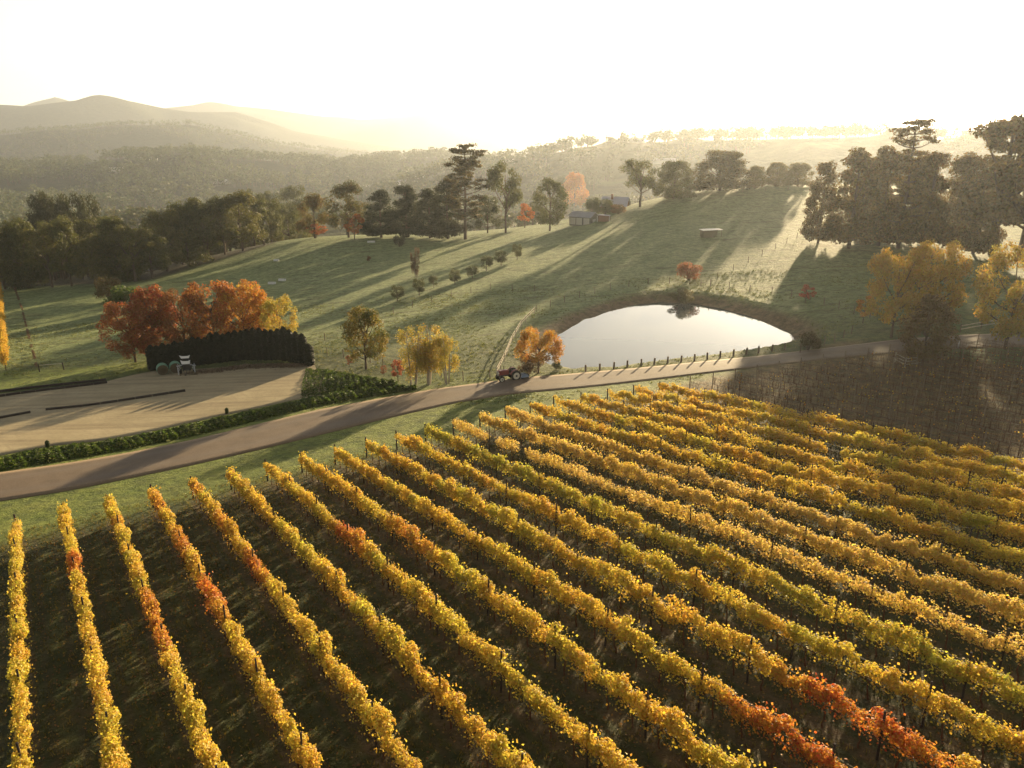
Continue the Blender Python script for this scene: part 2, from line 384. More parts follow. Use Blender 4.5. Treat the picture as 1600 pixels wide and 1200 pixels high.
# small natural unevenness of the meadow
def wobble(x, y):
    return 0.10 * np.sin(x * 0.31 + 1.7 * np.sin(y * 0.13)) * np.sin(y * 0.27 + x * 0.05) + 0.06 * np.sin(x * 0.83 + y * 0.4) * np.sin(y * 0.71 - x * 0.33)
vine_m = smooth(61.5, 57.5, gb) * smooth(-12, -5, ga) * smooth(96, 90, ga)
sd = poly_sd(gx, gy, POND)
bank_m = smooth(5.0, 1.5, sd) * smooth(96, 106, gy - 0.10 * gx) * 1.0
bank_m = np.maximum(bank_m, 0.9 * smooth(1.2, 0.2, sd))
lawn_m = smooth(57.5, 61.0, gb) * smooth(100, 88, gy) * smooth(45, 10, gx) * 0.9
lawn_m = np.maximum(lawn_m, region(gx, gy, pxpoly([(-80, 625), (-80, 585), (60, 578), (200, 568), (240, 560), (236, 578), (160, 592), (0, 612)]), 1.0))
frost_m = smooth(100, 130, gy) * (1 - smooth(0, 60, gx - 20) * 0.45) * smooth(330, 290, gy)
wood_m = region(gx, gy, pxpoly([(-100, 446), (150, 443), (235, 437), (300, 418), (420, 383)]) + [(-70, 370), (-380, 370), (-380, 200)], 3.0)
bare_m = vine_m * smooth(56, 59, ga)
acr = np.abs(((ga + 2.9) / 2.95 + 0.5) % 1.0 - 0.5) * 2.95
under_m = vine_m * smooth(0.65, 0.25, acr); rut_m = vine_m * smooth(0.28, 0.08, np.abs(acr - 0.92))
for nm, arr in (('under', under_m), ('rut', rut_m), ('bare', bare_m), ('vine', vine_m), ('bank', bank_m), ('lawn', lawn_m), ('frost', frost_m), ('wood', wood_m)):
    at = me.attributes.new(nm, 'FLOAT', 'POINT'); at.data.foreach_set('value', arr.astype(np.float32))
ground = obj('ground', me, kind='structure')

def hills_material():
    t = NT('wooded_hills'); P = t.pos()
    a = t.noise(P, 0.0025, 5, 0.6); b_ = t.noise(P, 0.015, 5, 0.7); c_ = t.noise(P, 0.06, 5, 0.75)
    wood = t.ramp(c_, [(0.3, (0.022, 0.030, 0.013)), (0.6, (0.05, 0.058, 0.024)), (0.8, (0.085, 0.08, 0.03))])
    field = t.ramp(b_, [(0.3, (0.10, 0.12, 0.05)), (0.7, (0.18, 0.16, 0.075))])
    sep = t.N('ShaderNodeSeparateXYZ'); t.L(P, sep.inputs[0])
    f = t.attr('field').outputs['Fac']
    f2 = t.ramp(a, [(0.5, 0.0), (0.56, 1.0)])
    col = t.mix(t.math('MULTIPLY', f, f2), wood, field)
    b = t.bsdf(col, 0.95, 0.05)
    t.L(t.bump(c_, 1.0, 16.0), b.inputs['Normal'])
    return t.done(b.outputs[0])
azh = np.linspace(deg(-75), deg(75), 420)
rh = np.concatenate([np.linspace(470, 2100, 200), np.linspace(2120, 8000, 190)])
me, hx, hy, hz = grid_mesh(rh, azh, 'hills', hills_material())
hr = np.hypot(hx, hy); ZLO, ZHI = min(gz.min(), hz.min()), max(gz.max(), hz.max())
at = me.attributes.new('field', 'FLOAT', 'POINT'); at.data.foreach_set('value', (smooth(2300, 1700, hr) * smooth(-200, 100, hx + 150) * 1.0).astype(np.float32))
obj('hills', me, kind='structure')

# ------------------------------------------------------------------ pond, road, yard
def pond_mesh():
    mb = MB(); c = POND.mean(0); P = POND + unit(POND - c) * 2.5
    # subdivide outline
    ring = []
    for i in range(len(P)):
        for t_ in (0, 0.5): ring.append(P[i] * (1 - t_) + P[(i + 1) % len(P)] * t_)
    ring = np.array(ring); n = len(ring)
    v = np.concatenate([[[*c, WATER]], np.c_[ring, np.full(n, WATER)]])
    mb.add(v, [[0, 1 + i, 1 + (i + 1) % n] for i in range(n)])
    t = NT('pond_water'); P_ = t.pos()
    n1 = t.noise(P_, 0.9, 3, 0.5)
    b = t.bsdf((0.10, 0.105, 0.095), 0.012, 0.5, IOR=1.37)
    t.L(t.bump(n1, 0.015, 0.05), b.inputs['Normal'])
    return mb.mesh('pond', t.done(b.outputs[0]))
obj('pond', pond_mesh(), kind='structure')

def resample(P, n):
    P = np.asarray(P, float); s = np.r_[0, np.cumsum(np.linalg.norm(np.diff(P, axis=0), axis=1))]
    q = np.linspace(0, s[-1], n); return np.stack([np.interp(q, s, P[:, k]) for k in range(P.shape[1])], 1)
def smooth_line(P, it=2):
    P = np.asarray(P, float)
    for _ in range(it):
        Q = P.copy(); Q[1:-1] = 0.25 * P[:-2] + 0.5 * P[1:-1] + 0.25 * P[2:]; P = Q
    return P
def strip(name, e0, e1, off, mat, nl=160, nw=8, crown=0.0, skirt=0.25):
    a = smooth_line(resample(np.array([G(*p)[:2] for p in e0]), nl), 3); b = smooth_line(resample(np.array([G(*p)[:2] for p in e1]), nl), 3)
    w = np.linspace(0, 1, nw)
    X = a[:, None] * (1 - w)[None, :, None] + b[:, None] * w[None, :, None]
    z = height(X[..., 0].ravel(), X[..., 1].ravel()).reshape(nl, nw)
    # the surface is levelled across its width
    zl = z[:, :1] * (1 - w)[None] + z[:, -1:] * w[None]
    z = np.maximum(z, zl * 0.5 + z * 0.5) + off + crown * np.sin(w * math.pi)[None]
    V = np.concatenate([X, z[..., None]], -1)
    V = np.concatenate([V[:, :1] - [0, 0, skirt], V, V[:, -1:] - [0, 0, skirt]], 1); nw += 2
    i = np.arange(nl - 1)[:, None] * nw; j = np.arange(nw - 1)[None]
    f = np.stack([i + j, i + nw + j, i + nw + j + 1, i + j + 1], -1).reshape(-1, 4)
    if np.cross(a[1] - a[0], b[0] - a[0]) < 0: f = f[:, ::-1]
    mb = MB(); mb.add(V.reshape(-1, 3), f, 0, True)
    me = mb.mesh(name, mat)
    wa = np.concatenate([[0], w, [1]]); at = me.attributes.new('across', 'FLOAT', 'POINT'); at.data.foreach_set('value', np.tile(wa, nl).astype(np.float32))
    return me
def road_material():
    t = NT('worn_asphalt'); P = t.pos()
    n = t.noise(P, 0.5, 5, 0.6); f = t.noise(P, 6, 5, 0.7); g = t.noise(P, 40, 2, 0.6)
    col = t.ramp(n, [(0.3, (0.098, 0.068, 0.044)), (0.7, (0.145, 0.102, 0.066))])
    col = t.mix(t.ramp(f, [(0.45, 0.0), (0.75, 0.6)]), col, (0.19, 0.145, 0.10))
    col = t.mix(t.ramp(t.noise(P, 0.18, 4, 0.6), [(0.5, 0.0), (0.62, 0.5)]), col, (0.075, 0.055, 0.04))
    ac = t.attr('across').outputs['Fac']
    e = t.math('ABSOLUTE', t.math('SUBTRACT', ac, 0.5))
    wheel = t.ramp(t.math('ABSOLUTE', t.math('SUBTRACT', e, 0.24)), [(0.0, 0.28), (0.12, 0.0)])
    col = t.mix(wheel, col, (0.15, 0.125, 0.105))
    edge = t.ramp(t.math('ADD', e, t.math('MULTIPLY', f, 0.22)), [(0.50, 0.0), (0.58, 1.0)])
    col = t.mix(edge, col, (0.19, 0.135, 0.08))
    b = t.bsdf(col, 0.8, 0.3); t.L(t.bump(g, 0.4, 0.02), b.inputs['Normal'])
    return t.done(b.outputs[0])
ROAD_NEAR = [(-150, 812), (-60, 795), (0, 783), (100, 768), (200, 748), (300, 727), (400, 704), (500, 680), (600, 655), (700, 632), (800, 616), (900, 607), (1000, 596), (1100, 584), (1200, 572), (1300, 561), (1400, 552), (1500, 545), (1600, 542), (1700, 539), (1900, 536)]
ROAD_FAR = [(-150, 765), (-60, 748), (0, 739), (100, 725), (200, 708), (300, 688), (400, 664), (500, 640), (600, 622), (680, 608), (750, 599), (800, 592), (860, 587), (930, 581), (1000, 575), (1100, 565), (1200, 555), (1300, 543), (1400, 531), (1500, 524), (1600, 520), (1700, 517), (1900, 512)]
obj('road', strip('road', ROAD_NEAR, ROAD_FAR, 0.06, road_material(), 240, 10, 0.06), kind='structure')

def yard_material():
    t = NT('pale_gravel'); P = t.pos()
    n = t.noise(P, 0.25, 5, 0.65); f = t.noise(P, 3, 6, 0.75)
    mp = t.N('ShaderNodeMapping'); mp.inputs['Rotation'].default_value = (0, 0, 0.35); mp.inputs['Scale'].default_value = (0.05, 0.9, 1); t.L(P, mp.inputs[0])
    tr = t.noise(mp.outputs[0], 1.0, 4, 0.6); wv = t.N('ShaderNodeTexWave', wave_type='RINGS', rings_direction='Z'); wv.inputs['Scale'].default_value = 0.22; wv.inputs['Distortion'].default_value = 3.0; wv.inputs['Detail'].default_value = 3; mo = t.N('ShaderNodeMapping'); mo.inputs['Location'].default_value = (38, -86, 0); t.L(P, mo.inputs[0]); t.L(mo.outputs[0], wv.inputs['Vector'])
    col = t.ramp(n, [(0.25, (0.26, 0.215, 0.13)), (0.75, (0.40, 0.335, 0.21))])
    col = t.mix(t.ramp(tr, [(0.45, 0.0), (0.6, 0.45)]), col, (0.17, 0.13, 0.085))
    col = t.mix(t.math('MULTIPLY', t.ramp(wv.outputs['Fac'], [(0.86, 0.0), (0.97, 0.16)]), t.ramp(n, [(0.4, 0.0), (0.6, 1.0)])), col, (0.15, 0.115, 0.07))
    col = t.mix(t.ramp(f, [(0.48, 0.0), (0.8, 0.7)]), col, (0.16, 0.12, 0.08))
    b = t.bsdf(col, 0.95, 0.1); t.L(t.bump(f, 0.6, 0.06), b.inputs['Normal'])
    return t.done(b.outputs[0])
obj('gravel_yard', strip('gravel_yard', [(-150, 748), (-60, 722), (0, 712), (80, 697), (150, 690), (230, 676), (300, 660), (370, 645), (420, 634), (455, 626), (515, 616)],
    [(-150, 632), (-60, 621), (0, 616), (100, 605), (160, 598), (200, 588), (240, 580), (300, 577), (380, 573), (440, 568), (490, 568)], 0.05, yard_material(), 120, 24), kind='structure')

# ------------------------------------------------------------------ plants: prototypes
def clump_leaves(mb, cen, rad, n, size, flat=1.0, up=0.0, droop=0.0, r=None, hollow=0.45):
    """n leaves spread in blobs with centres cen and radii rad"""
    w = rad ** 2; k = r.choice(len(cen), n, p=w / w.sum())
    d = unit(r.normal(size=(n, 3))); rr = hollow + (1 - hollow) * r.random(n) ** 0.7
    off = d * (rad[k] * rr)[:, None]; off[:, 2] *= flat
    c = cen[k] + off; c[:, 2] -= droop * r.random(n) ** 2
    nr = d + r.normal(size=(n, 3)) * 0.7; nr[:, 2] += up
    leaves(mb, c, nr, size * r.uniform(0.7, 1.3, n), r=r)
def proto(style, seed):
    r = np.random.default_rng(seed); cr, tk = MB(), MB(); Hh = 1.0
    def env_pts(n, lo, hi, fr, inner=0.35, low=1.0):
        h = lo + (hi - lo) * r.random(n) ** low; a = r.random(n) * 2 * math.pi; q = inner + (1 - inner) * np.sqrt(r.random(n))
        R = np.array([fr(t) for t in h]) * q
        return np.stack([R * np.cos(a), R * np.sin(a), h], 1)
    def trunk(top, r0, bend=0.03, mat=0, sides=7):
        z = np.linspace(-0.03, top, 7); b = r.normal(size=(7, 2)) * bend * (z / max(top, 0.1))[:, None]
        P = np.c_[b, z]; tube(tk, P, r0 * (1 - 0.8 * z / (top + 1e-6)).clip(0.15, 1), sides); return P
    def limbs(P, cen, k, r0, zlo):
        for c in cen[r.permutation(len(cen))[:k]]:
            zz = max(zlo, c[2] * r.uniform(0.45, 0.75)); s = np.array([np.interp(zz, P[:, 2], P[:, 0]), np.interp(zz, P[:, 2], P[:, 1]), zz])
            m = s * 0.5 + c * 0.5 + np.array([0, 0, -0.02])
            tube(tk, [s, m, c], [r0, r0 * 0.65, r0 * 0.25], 5, caps=False)
    if style == 'euc':
        cen = env_pts(24, 0.38, 0.93, lambda h: 0.30 * math.sin(math.pi * min(1, max(0, (h - 0.25) / 0.85))) ** 0.7); rad = r.uniform(0.07, 0.135, 24)
        clump_leaves(cr, cen, rad, 5200, 0.0135, 0.75, 0.5, 0.03, r); P = trunk(0.8, 0.022, 0.03); limbs(P, cen, 12, 0.011, 0.25)
    elif style == 'bushy':
        cen = env_pts(40, 0.16, 0.92, lambda h: 0.36 * math.sin(math.pi * min(1, (h + 0.12) / 1.12)) ** 0.6); rad = r.uniform(0.08, 0.14, 40)
        clump_leaves(cr, cen, rad, 7500, 0.014, 0.8, 0.5, 0.02, r); P = trunk(0.7, 0.024, 0.02); limbs(P, cen, 8, 0.011, 0.12)
    elif style == 'cypress':
        cen = env_pts(120, 0.05, 0.97, lambda h: 0.34 * (1 - h) ** 0.6 + 0.02, 0.25, 1.5); rad = r.uniform(0.07, 0.125, 120)
        cen[:, 2] += np.hypot(cen[:, 0], cen[:, 1]) * 0.15
        clump_leaves(cr, cen, rad, 15000, 0.014, 0.5, 0.8, 0.0, r); P = trunk(0.9, 0.024, 0.01); limbs(P, cen, 6, 0.01, 0.08)
    elif style == 'dome':
        cen = env_pts(170, 0.06, 0.92, lambda h: 0.50 * math.sqrt(max(0.0, 1 - (h * 0.98) ** 2.2)), 0.15, 1.2); rad = r.uniform(0.08, 0.15, 170)
        clump_leaves(cr, cen, rad, 17000, 0.0155, 0.65, 0.6, 0.0, r); P = trunk(0.7, 0.03, 0.02); limbs(P, cen, 10, 0.014, 0.1)
    elif style == 'pine':
        cs, rd = [], []
        P = trunk(0.97, 0.017, 0.012)
        for h in np.linspace(0.22, 0.97, 15):
            k = r.integers(2, 5)
            for a in r.random() * 6.28 + np.arange(k) * 6.28 / k + r.normal(size=k) * 0.4:
                L = (0.20 if h < 0.6 else 0.13 if h < 0.82 else 0.16 if h < 0.93 else 0.09) * r.uniform(0.6, 1.15)
                tip = np.array([math.cos(a) * L, math.sin(a) * L, h + L * 0.25 * r.uniform(0.2, 1.3)])
                s = np.array([0, 0, h - 0.01]); tube(tk, [s, s * 0.5 + tip * 0.5 + [0, 0, -0.01], tip], [0.006, 0.004, 0.002], 4, caps=False)
                for q in (0.5, 0.78, 1.0):
                    if r.random() < 0.9: cs.append(s * (1 - q) + tip * q + [0, 0, 0.012] + r.normal(size=3) * 0.012); rd.append(r.uniform(0.035, 0.065))
        clump_leaves(cr, np.array(cs), np.array(rd), 10000, 0.0085, 0.42, 0.8, 0.0, r, 0.2)
    elif style == 'round':
        f = lambda h: 0.45 * math.sqrt(max(0.0, 1 - ((h - 0.58) / 0.44) ** 2))
        cen = env_pts(80, 0.2, 0.94, f, 0.5); rad = r.uniform(0.07, 0.12, 80)
        clump_leaves(cr, cen, rad, 9500, 0.0135, 0.8, 0.4, 0.03, r); P = trunk(0.7, 0.022, 0.015); limbs(P, cen, 14, 0.011, 0.14)
    elif style == 'ovoid':
        f = lambda h: 0.33 * (math.sin(math.pi * min(1, max(0, (h - 0.10) / 0.93)) ** 0.8)) ** 0.75
        cen = env_pts(76, 0.17, 0.96, f, 0.5); rad = r.uniform(0.06, 0.11, 76)
        clump_leaves(cr, cen, rad, 9000, 0.0125, 0.85, 0.4, 0.02, r); P = trunk(0.8, 0.02, 0.015); limbs(P, cen, 14, 0.01, 0.16)
    elif style == 'umbrella':
        f = lambda h: 0.60 * math.sqrt(max(0.0, 1 - ((h - 0.52) / 0.50) ** 2))
        cen = env_pts(84, 0.40, 0.92, f, 0.55); rad = r.uniform(0.09, 0.14, 84)
        clump_leaves(cr, cen, rad, 9000, 0.0165, 0.8, 0.5, 0.04, r); P = trunk(0.6, 0.03, 0.02); limbs(P, cen, 16, 0.016, 0.2)
    elif style == 'spread':
        cen = env_pts(85, 0.26, 0.96, lambda h: 0.27 * max(0.0, math.sin(math.pi * min(1, (h - 0.10) / 0.98))) ** 0.6, 0.35); rad = r.uniform(0.05, 0.10, 85)
        clump_leaves(cr, cen, rad, 15000, 0.0115, 0.6, 0.6, 0.0, r, 0.3); P = trunk(0.95, 0.022, 0.015); limbs(P, cen, 34, 0.011, 0.15)
    elif style == 'birch':
        cs = []
        for k in range(3):
            a = r.random() * 6.28; lean = r.uniform(0.05, 0.2)
            tip = np.array([math.cos(a) * lean, math.sin(a) * lean, r.uniform(0.75, 0.95)]); b0 = tip * [0.3, 0.3, 0] + [0, 0, -0.02]
            tube(tk, [b0, b0 * 0.5 + tip * 0.5, tip], [0.016, 0.011, 0.004], 6, caps=False)
            for q in r.uniform(0.35, 1.0, 9):
                aa = r.random() * 6.28; L = 0.16 * r.uniform(0.3, 1.0)
                c = b0 * (1 - q) + tip * q + [math.cos(aa) * L, math.sin(aa) * L, 0.02]
                cs.append(c); tube(tk, [b0 * (1 - q) + tip * q, c], [0.005, 0.002], 4, caps=False)
        cen = np.array(cs); clump_leaves(cr, cen, r.uniform(0.05, 0.1, len(cs)), 5200, 0.0105, 1.1, 0.0, 0.16, r, 0.2)
    elif style == 'column':
        n = 900; h = r.random(n) ** 0.85; a = r.random(n) * 6.28
        R = 0.135 * np.minimum(1, (1 - h) * 5.0 + 0.15) * r.uniform(0.75, 1.05, n)
        c = np.stack([R * np.cos(a), R * np.sin(a), 0.02 + h * 0.98], 1)
        leaves(cr, c, np.stack([np.cos(a), np.sin(a), 0.5 + 0 * a], 1) + r.normal(size=(n, 3)) * 0.3, 0.035 * r.uniform(0.7, 1.3, n), r=r)
        tube(cr, [(0, 0, 0.02), (0, 0, 0.5), (0, 0, 0.9)], [0.10, 0.09, 0.02], 8); tube(tk, [(0, 0, -0.04), (0, 0, 0.2)], [0.03, 0.02], 6)
    elif style == 'shrub':
        cen = env_pts(16, 0.15, 0.75, lambda h: 0.45 * math.sqrt(max(0, 1 - h * h)), 0.3); rad = r.uniform(0.16, 0.26, 16)
        clump_leaves(cr, cen, rad, 3000, 0.028, 0.85, 0.4, 0.0, r)
        for k in range(5):
            a = k * 1.26; tube(tk, [(0, 0, -0.06), (0.12 * math.cos(a), 0.12 * math.sin(a), 0.3), (0.3 * math.cos(a), 0.3 * math.sin(a), 0.6)], [0.025, 0.015, 0.006], 5, caps=False)
    elif style == 'sapling':
        cen = env_pts(16, 0.3, 0.95, lambda h: 0.30 * math.sin(math.pi * min(1, max(0, (h - 0.15) / 0.95))), 0.3); rad = r.uniform(0.07, 0.13, 16)
        clump_leaves(cr, cen, rad, 1300, 0.024, 0.9, 0.3, 0.02, r); P = trunk(0.85, 0.018, 0.02); limbs(P, cen, 10, 0.009, 0.2)
    elif style == 'orchard':
        f = lambda h: 0.42 * math.sqrt(max(0.0, 1 - ((h - 0.6) / 0.42) ** 2))
        cen = env_pts(40, 0.25, 0.92, f, 0.4); rad = r.uniform(0.10, 0.17, 40)
        clump_leaves(cr, cen, rad, 3000, 0.022, 0.85, 0.4, 0.0, r); P = trunk(0.6, 0.03, 0.02); limbs(P, cen, 8, 0.014, 0.15)
    elif style == 'palm':
        tube(tk, [(0, 0, -0.03), (0.01, 0, 0.4), (0, 0, 0.72)], [0.035, 0.028, 0.025], 7)
        for k in range(14):
            a = k * 2.4; el = r.uniform(0.1, 1.2); L = 0.42
            q = np.linspace(0, 1, 6)
            X = np.c_[np.cos(a) * L * q * math.cos(el * 0.6), np.sin(a) * L * q * math.cos(el * 0.6), 0.72 + L * (math.sin(el) * q - 0.75 * q * q)]
            side = np.array([-math.sin(a), math.cos(a), 0]) * 0.035
            w = np.sin(np.pi * (0.15 + 0.8 * q))[:, None]
            V = np.concatenate([X - side * w, X + side * w]); cr.add(V, [[i, i + 1, i + 7, i + 6] for i in range(5)])
    crm = cr.mesh('crown', M_LEAF); V = np.concatenate(cr.v)
    wid = np.percentile(np.hypot(V[:, 0], V[:, 1]), 95) * 2
    top = np.percentile(V[:, 2], 99.5)
    return crm, tk.mesh('trunk', M_BARK if style != 'birch' else M_PALEBARK), wid, top
PROTO = {}
for st, n in [('euc', 4), ('bushy', 4), ('cypress', 3), ('pine', 3), ('dome', 3), ('round', 3), ('ovoid', 3), ('umbrella', 1), ('spread', 3), ('birch', 3), ('column', 3), ('shrub', 3), ('sapling', 2), ('orchard', 3), ('palm', 1)]:
    PROTO[st] = [proto(st, 100 + 17 * k + hash(st[0]) * 0 + len(st) * 7) for k in range(n)]
_pc = {}
def plant(style, P, hgt, width, name, label, cat, tint, tint2=None, group=None, parts=True, rz=None, trunkname='trunk', variant=None):
    i = _pc.get(style, 0); _pc[style] = i + 1
    crm, tkm, wid, top = PROTO[style][(i if variant is None else variant) % len(PROTO[style])]
    sz = hgt / top; sx = (width / wid) if width else sz
    rz = random.uniform(0, 6.28) if rz is None else rz
    tint2 = tint if tint2 is None else tint2
    root = thing(name, label, cat, (P[0], P[1], P[2]), rz, group); root.scale = (sx, sx, sz)
    c = obj('crown', crm, root); c.color = (*tint, 1); c['tint_b'] = [float(v) for v in tint2] + [1.0]
    obj(trunkname, tkm, root)
    return root
def plant_px(style, px, base, top, wpx, name, label, cat, tint, tint2=None, group=None, **kw):
    P = G(px, base); zt = PY(px, top, P[1])[2]; zc = proj(P)[2]
    return plant(style, P, max(0.3, zt - P[2]), wpx * zc / FPX if wpx else None, name, label, cat, tint, tint2, group, **kw)

# colours of foliage as they are on the plant; PINE2 warmed towards the flare veil
GUM = (0.070, 0.082, 0.022); GUM2 = (0.125, 0.115, 0.028); DARK = (0.030, 0.040, 0.014); DARK2 = (0.055, 0.060, 0.020)
PINE = (0.055, 0.055, 0.018); PINE2 = (0.15, 0.105, 0.03); ORANGE = (0.46, 0.16, 0.025); ORANGE2 = (0.50, 0.27, 0.035); RED = (0.32, 0.085, 0.03); RED2 = (0.36, 0.12, 0.045)
RUST = (0.25, 0.105, 0.03); GOLD = (0.52, 0.34, 0.05); YG = (0.33, 0.30, 0.045); GREEN = (0.075, 0.11, 0.025); OLIVE = (0.11, 0.10, 0.035)

# ------------------------------------------------------------------ vineyard
def vine_mesh(seed, n, size, dens=1.0, thin=1.0):
    r = np.random.default_rng(seed); mb = MB()
    k = 9; cen = np.c_[np.linspace(-0.72, 0.72, k) + r.normal(size=k) * 0.06, r.normal(size=k) * 0.10 * thin, r.uniform(1.18, 1.74, k)]; rad = r.uniform(0.2, 0.36, k)
    m = int(n * dens * 0.89); w = rad ** 2; q = r.choice(k, m, p=w / w.sum()); d = unit(r.normal(size=(m, 3))); rr = 0.55 + 0.45 * r.random(m)
    c = cen[q] + d * (rad[q] * rr)[:, None] * [1.1, 1.0 * thin, 1.0]
    h = int(n * dens * 0.11)  # hanging shoots below and loose shoots above
    c2 = np.c_[r.uniform(-0.78, 0.78, h), r.normal(size=h) * 0.22 * thin, np.where(r.random(h) < 0.75, r.uniform(0.7, 1.2, h), r.uniform(1.75, 2.0, h))]
    c = np.r_[c, c2]; nr = np.r_[d, unit(r.normal(size=(h, 3)))] + r.normal(size=(len(c), 3)) * 0.5; nr[:, 2] += 0.3
    leaves(mb, c, nr, size * r.uniform(0.7, 1.35, len(c)), 0, 0.85, 0.25, r)
    z = np.linspace(-0.08, 0.92, 5); tube(mb, np.c_[r.normal(size=5) * 0.03, r.normal(size=5) * 0.03, z], [0.05, 0.04, 0.036, 0.034, 0.03], 5, 1)
    tube(mb, [(-0.75, 0, 0.95), (-0.3, 0.02, 0.9), (0.3, -0.02, 0.92), (0.75, 0, 0.95)], 0.022, 4, 1)
    for _ in range(6):
        x = r.uniform(-0.7, 0.7); tube(mb, [(x, 0, 0.92), (x + r.normal() * 0.05, r.normal() * 0.08, 1.4), (x + r.normal() * 0.1, r.normal() * 0.15, 1.85)], [0.009, 0.007, 0.004], 3, 1, False)
    return mb.mesh('vine', [M_VINE, M_CANE])
VN = [vine_mesh(200 + i, 1500, 0.052) for i in range(10)]
VF = [vine_mesh(300 + i, 950, 0.068) for i in range(10)]
VS = [vine_mesh(400 + i, 950, 0.054, 0.7) for i in range(6)]
def post_mesh(hh, w=0.085, mat=M_DARKWOOD, mats=None):
    mb = MB(); cyl(mb, (0, 0, hh / 2 - 0.15), w / 2 * 1.15, hh + 0.3, 'z', 8, 0, w / 2); return mb.mesh('post', mat)
ROWPOST = post_mesh(2.25, 0.09); ENDPOST = post_mesh(1.95, 0.13); TALLPOST = post_mesh(2.35, 0.10, simple('grey_post', (0.20, 0.15, 0.10), 0.85, 0.1))
def rowpt(a, b): 
    x = a * VX + b * UX; y = a * VY + b * UY
    return np.array([x, y, H(x, y)])
ROWANG = math.atan2(UY, UX)
Y1 = (0.64, 0.45, 0.06); Y2 = (0.64, 0.41, 0.05); Y3 = (0.56, 0.46, 0.055); VGREEN = (0.40, 0.39, 0.05); VRED = (0.52, 0.065, 0.02); VOR = (0.55, 0.20, 0.03); PALE = (0.68, 0.49, 0.14)
REDSPOTS = {}   # row -> list of (b centre, half length, strength)
def redspot(px, py, half, st=1.0):
    d = ray(px, py); t_ = (1.6 - CAM[2]) / (d[2] - .0611 * d[0] + .0987 * d[1]); P = t_ * d
    a, b = P[0] * VX + P[1] * VY, P[0] * UX + P[1] * UY
    REDSPOTS.setdefault(int(round((a + 2.9) / 2.95)), []).append((b, half, st))
for q in [(115, 885, 1.0, 1), (190, 810, .8, .5), (235, 945, 2.2, .7), (255, 990, 2.0, .9), (170, 775, .5, .8), (250, 790, 2.5, .6), (330, 920, 3.0, 1), (300, 850, 2.0, .8), (305, 765, 2.0, .7), (400, 880, 2.5, .9), (350, 820, 2.0, .5),
          (530, 830, 1.6, 1), (555, 845, 1.2, .7), (640, 835, 2.2, .7), (655, 850, 1.2, .6), (1215, 1130, 1.6, .9), (1270, 1165, 2.2, 1), (1300, 1090, 1.6, 1), (1330, 1110, 1.5, .9), (1400, 1160, 2.2, 1), (1440, 1170, 1.2, .8), (1180, 1100, .8, .8)]:
    redspot(*q)
ROWNOTE = {0: 'plain gold, along the outer grass edge', 1: 'gold with one small red patch', 2: 'gold with orange-red stretches', 3: 'gold with a long red stretch', 4: 'gold with red at its road end', 7: 'with a bright red patch half way',
           8: 'with an orange patch half way', 11: 'green-tinged along its top', 12: 'thin and pale, with gaps'}
def in_frame(P, m=60):
    x, y, z = proj(P); return z > 2 and -m < x < 1600 + m and y < 1200 + m * 1.6
nv = 0
N_ROWS = 21
for k in range(N_ROWS):
    a = -2.9 + 2.95 * k
    b0 = 59.6 - max(0, k - 16) * 0.75
    note = ROWNOTE.get(k, 'thick gold foliage')
    root = thing('vine_row', f'golden vine row {note}, {ORD[k]} row from the grass side', 'vine row', rowpt(a, b0), 0, 'rows of golden vines')
    base = Vector(root.location)
    b = b0 - 0.75; j = 0; first = True; last_b = b0
    spots = REDSPOTS.get(k, [])
    sparse = (k == 12)
    while True:
        P = rowpt(a, b)
        top = P + [0, 0, 2.0]
        if j > 8 and not in_frame(top, 330): break
        if j > 80: break
        zc = proj(P)[2]; rr = random.random()
        if sparse or rr < 0.16: me = random.choice(VS)
        elif zc < 58: me = random.choice(VN)
        else: me = random.choice(VF)
        if not (sparse and rr < 0.10) and rr > 0.005:
            o = obj('vine', me, root, Vector(P) - base)
            slope = math.atan((H(*(P[:2] + np.array([UX, UY]))) - P[2]))
            o.rotation_euler = (0, -slope, ROWANG) if random.random() < 0.5 else (0, slope, ROWANG + math.pi)
            s = random.uniform(0.9, 1.12); o.scale = (1.05, s * random.uniform(0.78, 1.02), s * random.uniform(0.94, 1.05))
            red = max([0.85 * st * max(0, 1 - abs(b - bc) / (hl + 0.5)) ** 0.5 if abs(b - bc) < hl + 0.5 else 0 for bc, hl, st in spots] or [0])
            t1 = np.array(random.choice([Y1, Y1, Y2, Y3, Y1])); t2 = np.array(random.choice([Y3, Y2, Y1, Y3, Y1, Y2, Y1]))
            if k == 11: t2 = np.array(VGREEN)
            if k in (12, 13, 14): t1 = np.array(PALE); t2 = np.array(Y1)
            if red > 0.2:
                t1 = t1 * (1 - red) + np.array(VRED) * red
                t2 = t2 * (1 - 0.7 * red) + np.array(VOR) * 0.7 * red
            o.color = (*t1, 1); o['tint_b'] = [float(v) for v in t2] + [1.0]
            nv += 1
        if j % 4 == 0 or j == 0:
            Q = rowpt(a, b + 0.75) if j else rowpt(a, b0 + 0.5)
            p = obj('post', ENDPOST if j == 0 else ROWPOST, root, Vector(Q) - base); p.rotation_euler = (random.gauss(0, .02), random.gauss(0, .02), 0)
        last_b = b; b -= 1.5; j += 1
    mb = MB()
    bb = np.linspace(b0 + 0.5, last_b - 0.8, 30); W = np.array([rowpt(a, q) for q in bb]) - np.array(base)
    for hz in (0.95, 1.35, 1.75): tube(mb, W + [0, 0, hz], 0.006, 3, 0, False)
    obj('trellis_wire', mb.mesh('trellis_wire', M_WIRE), root)

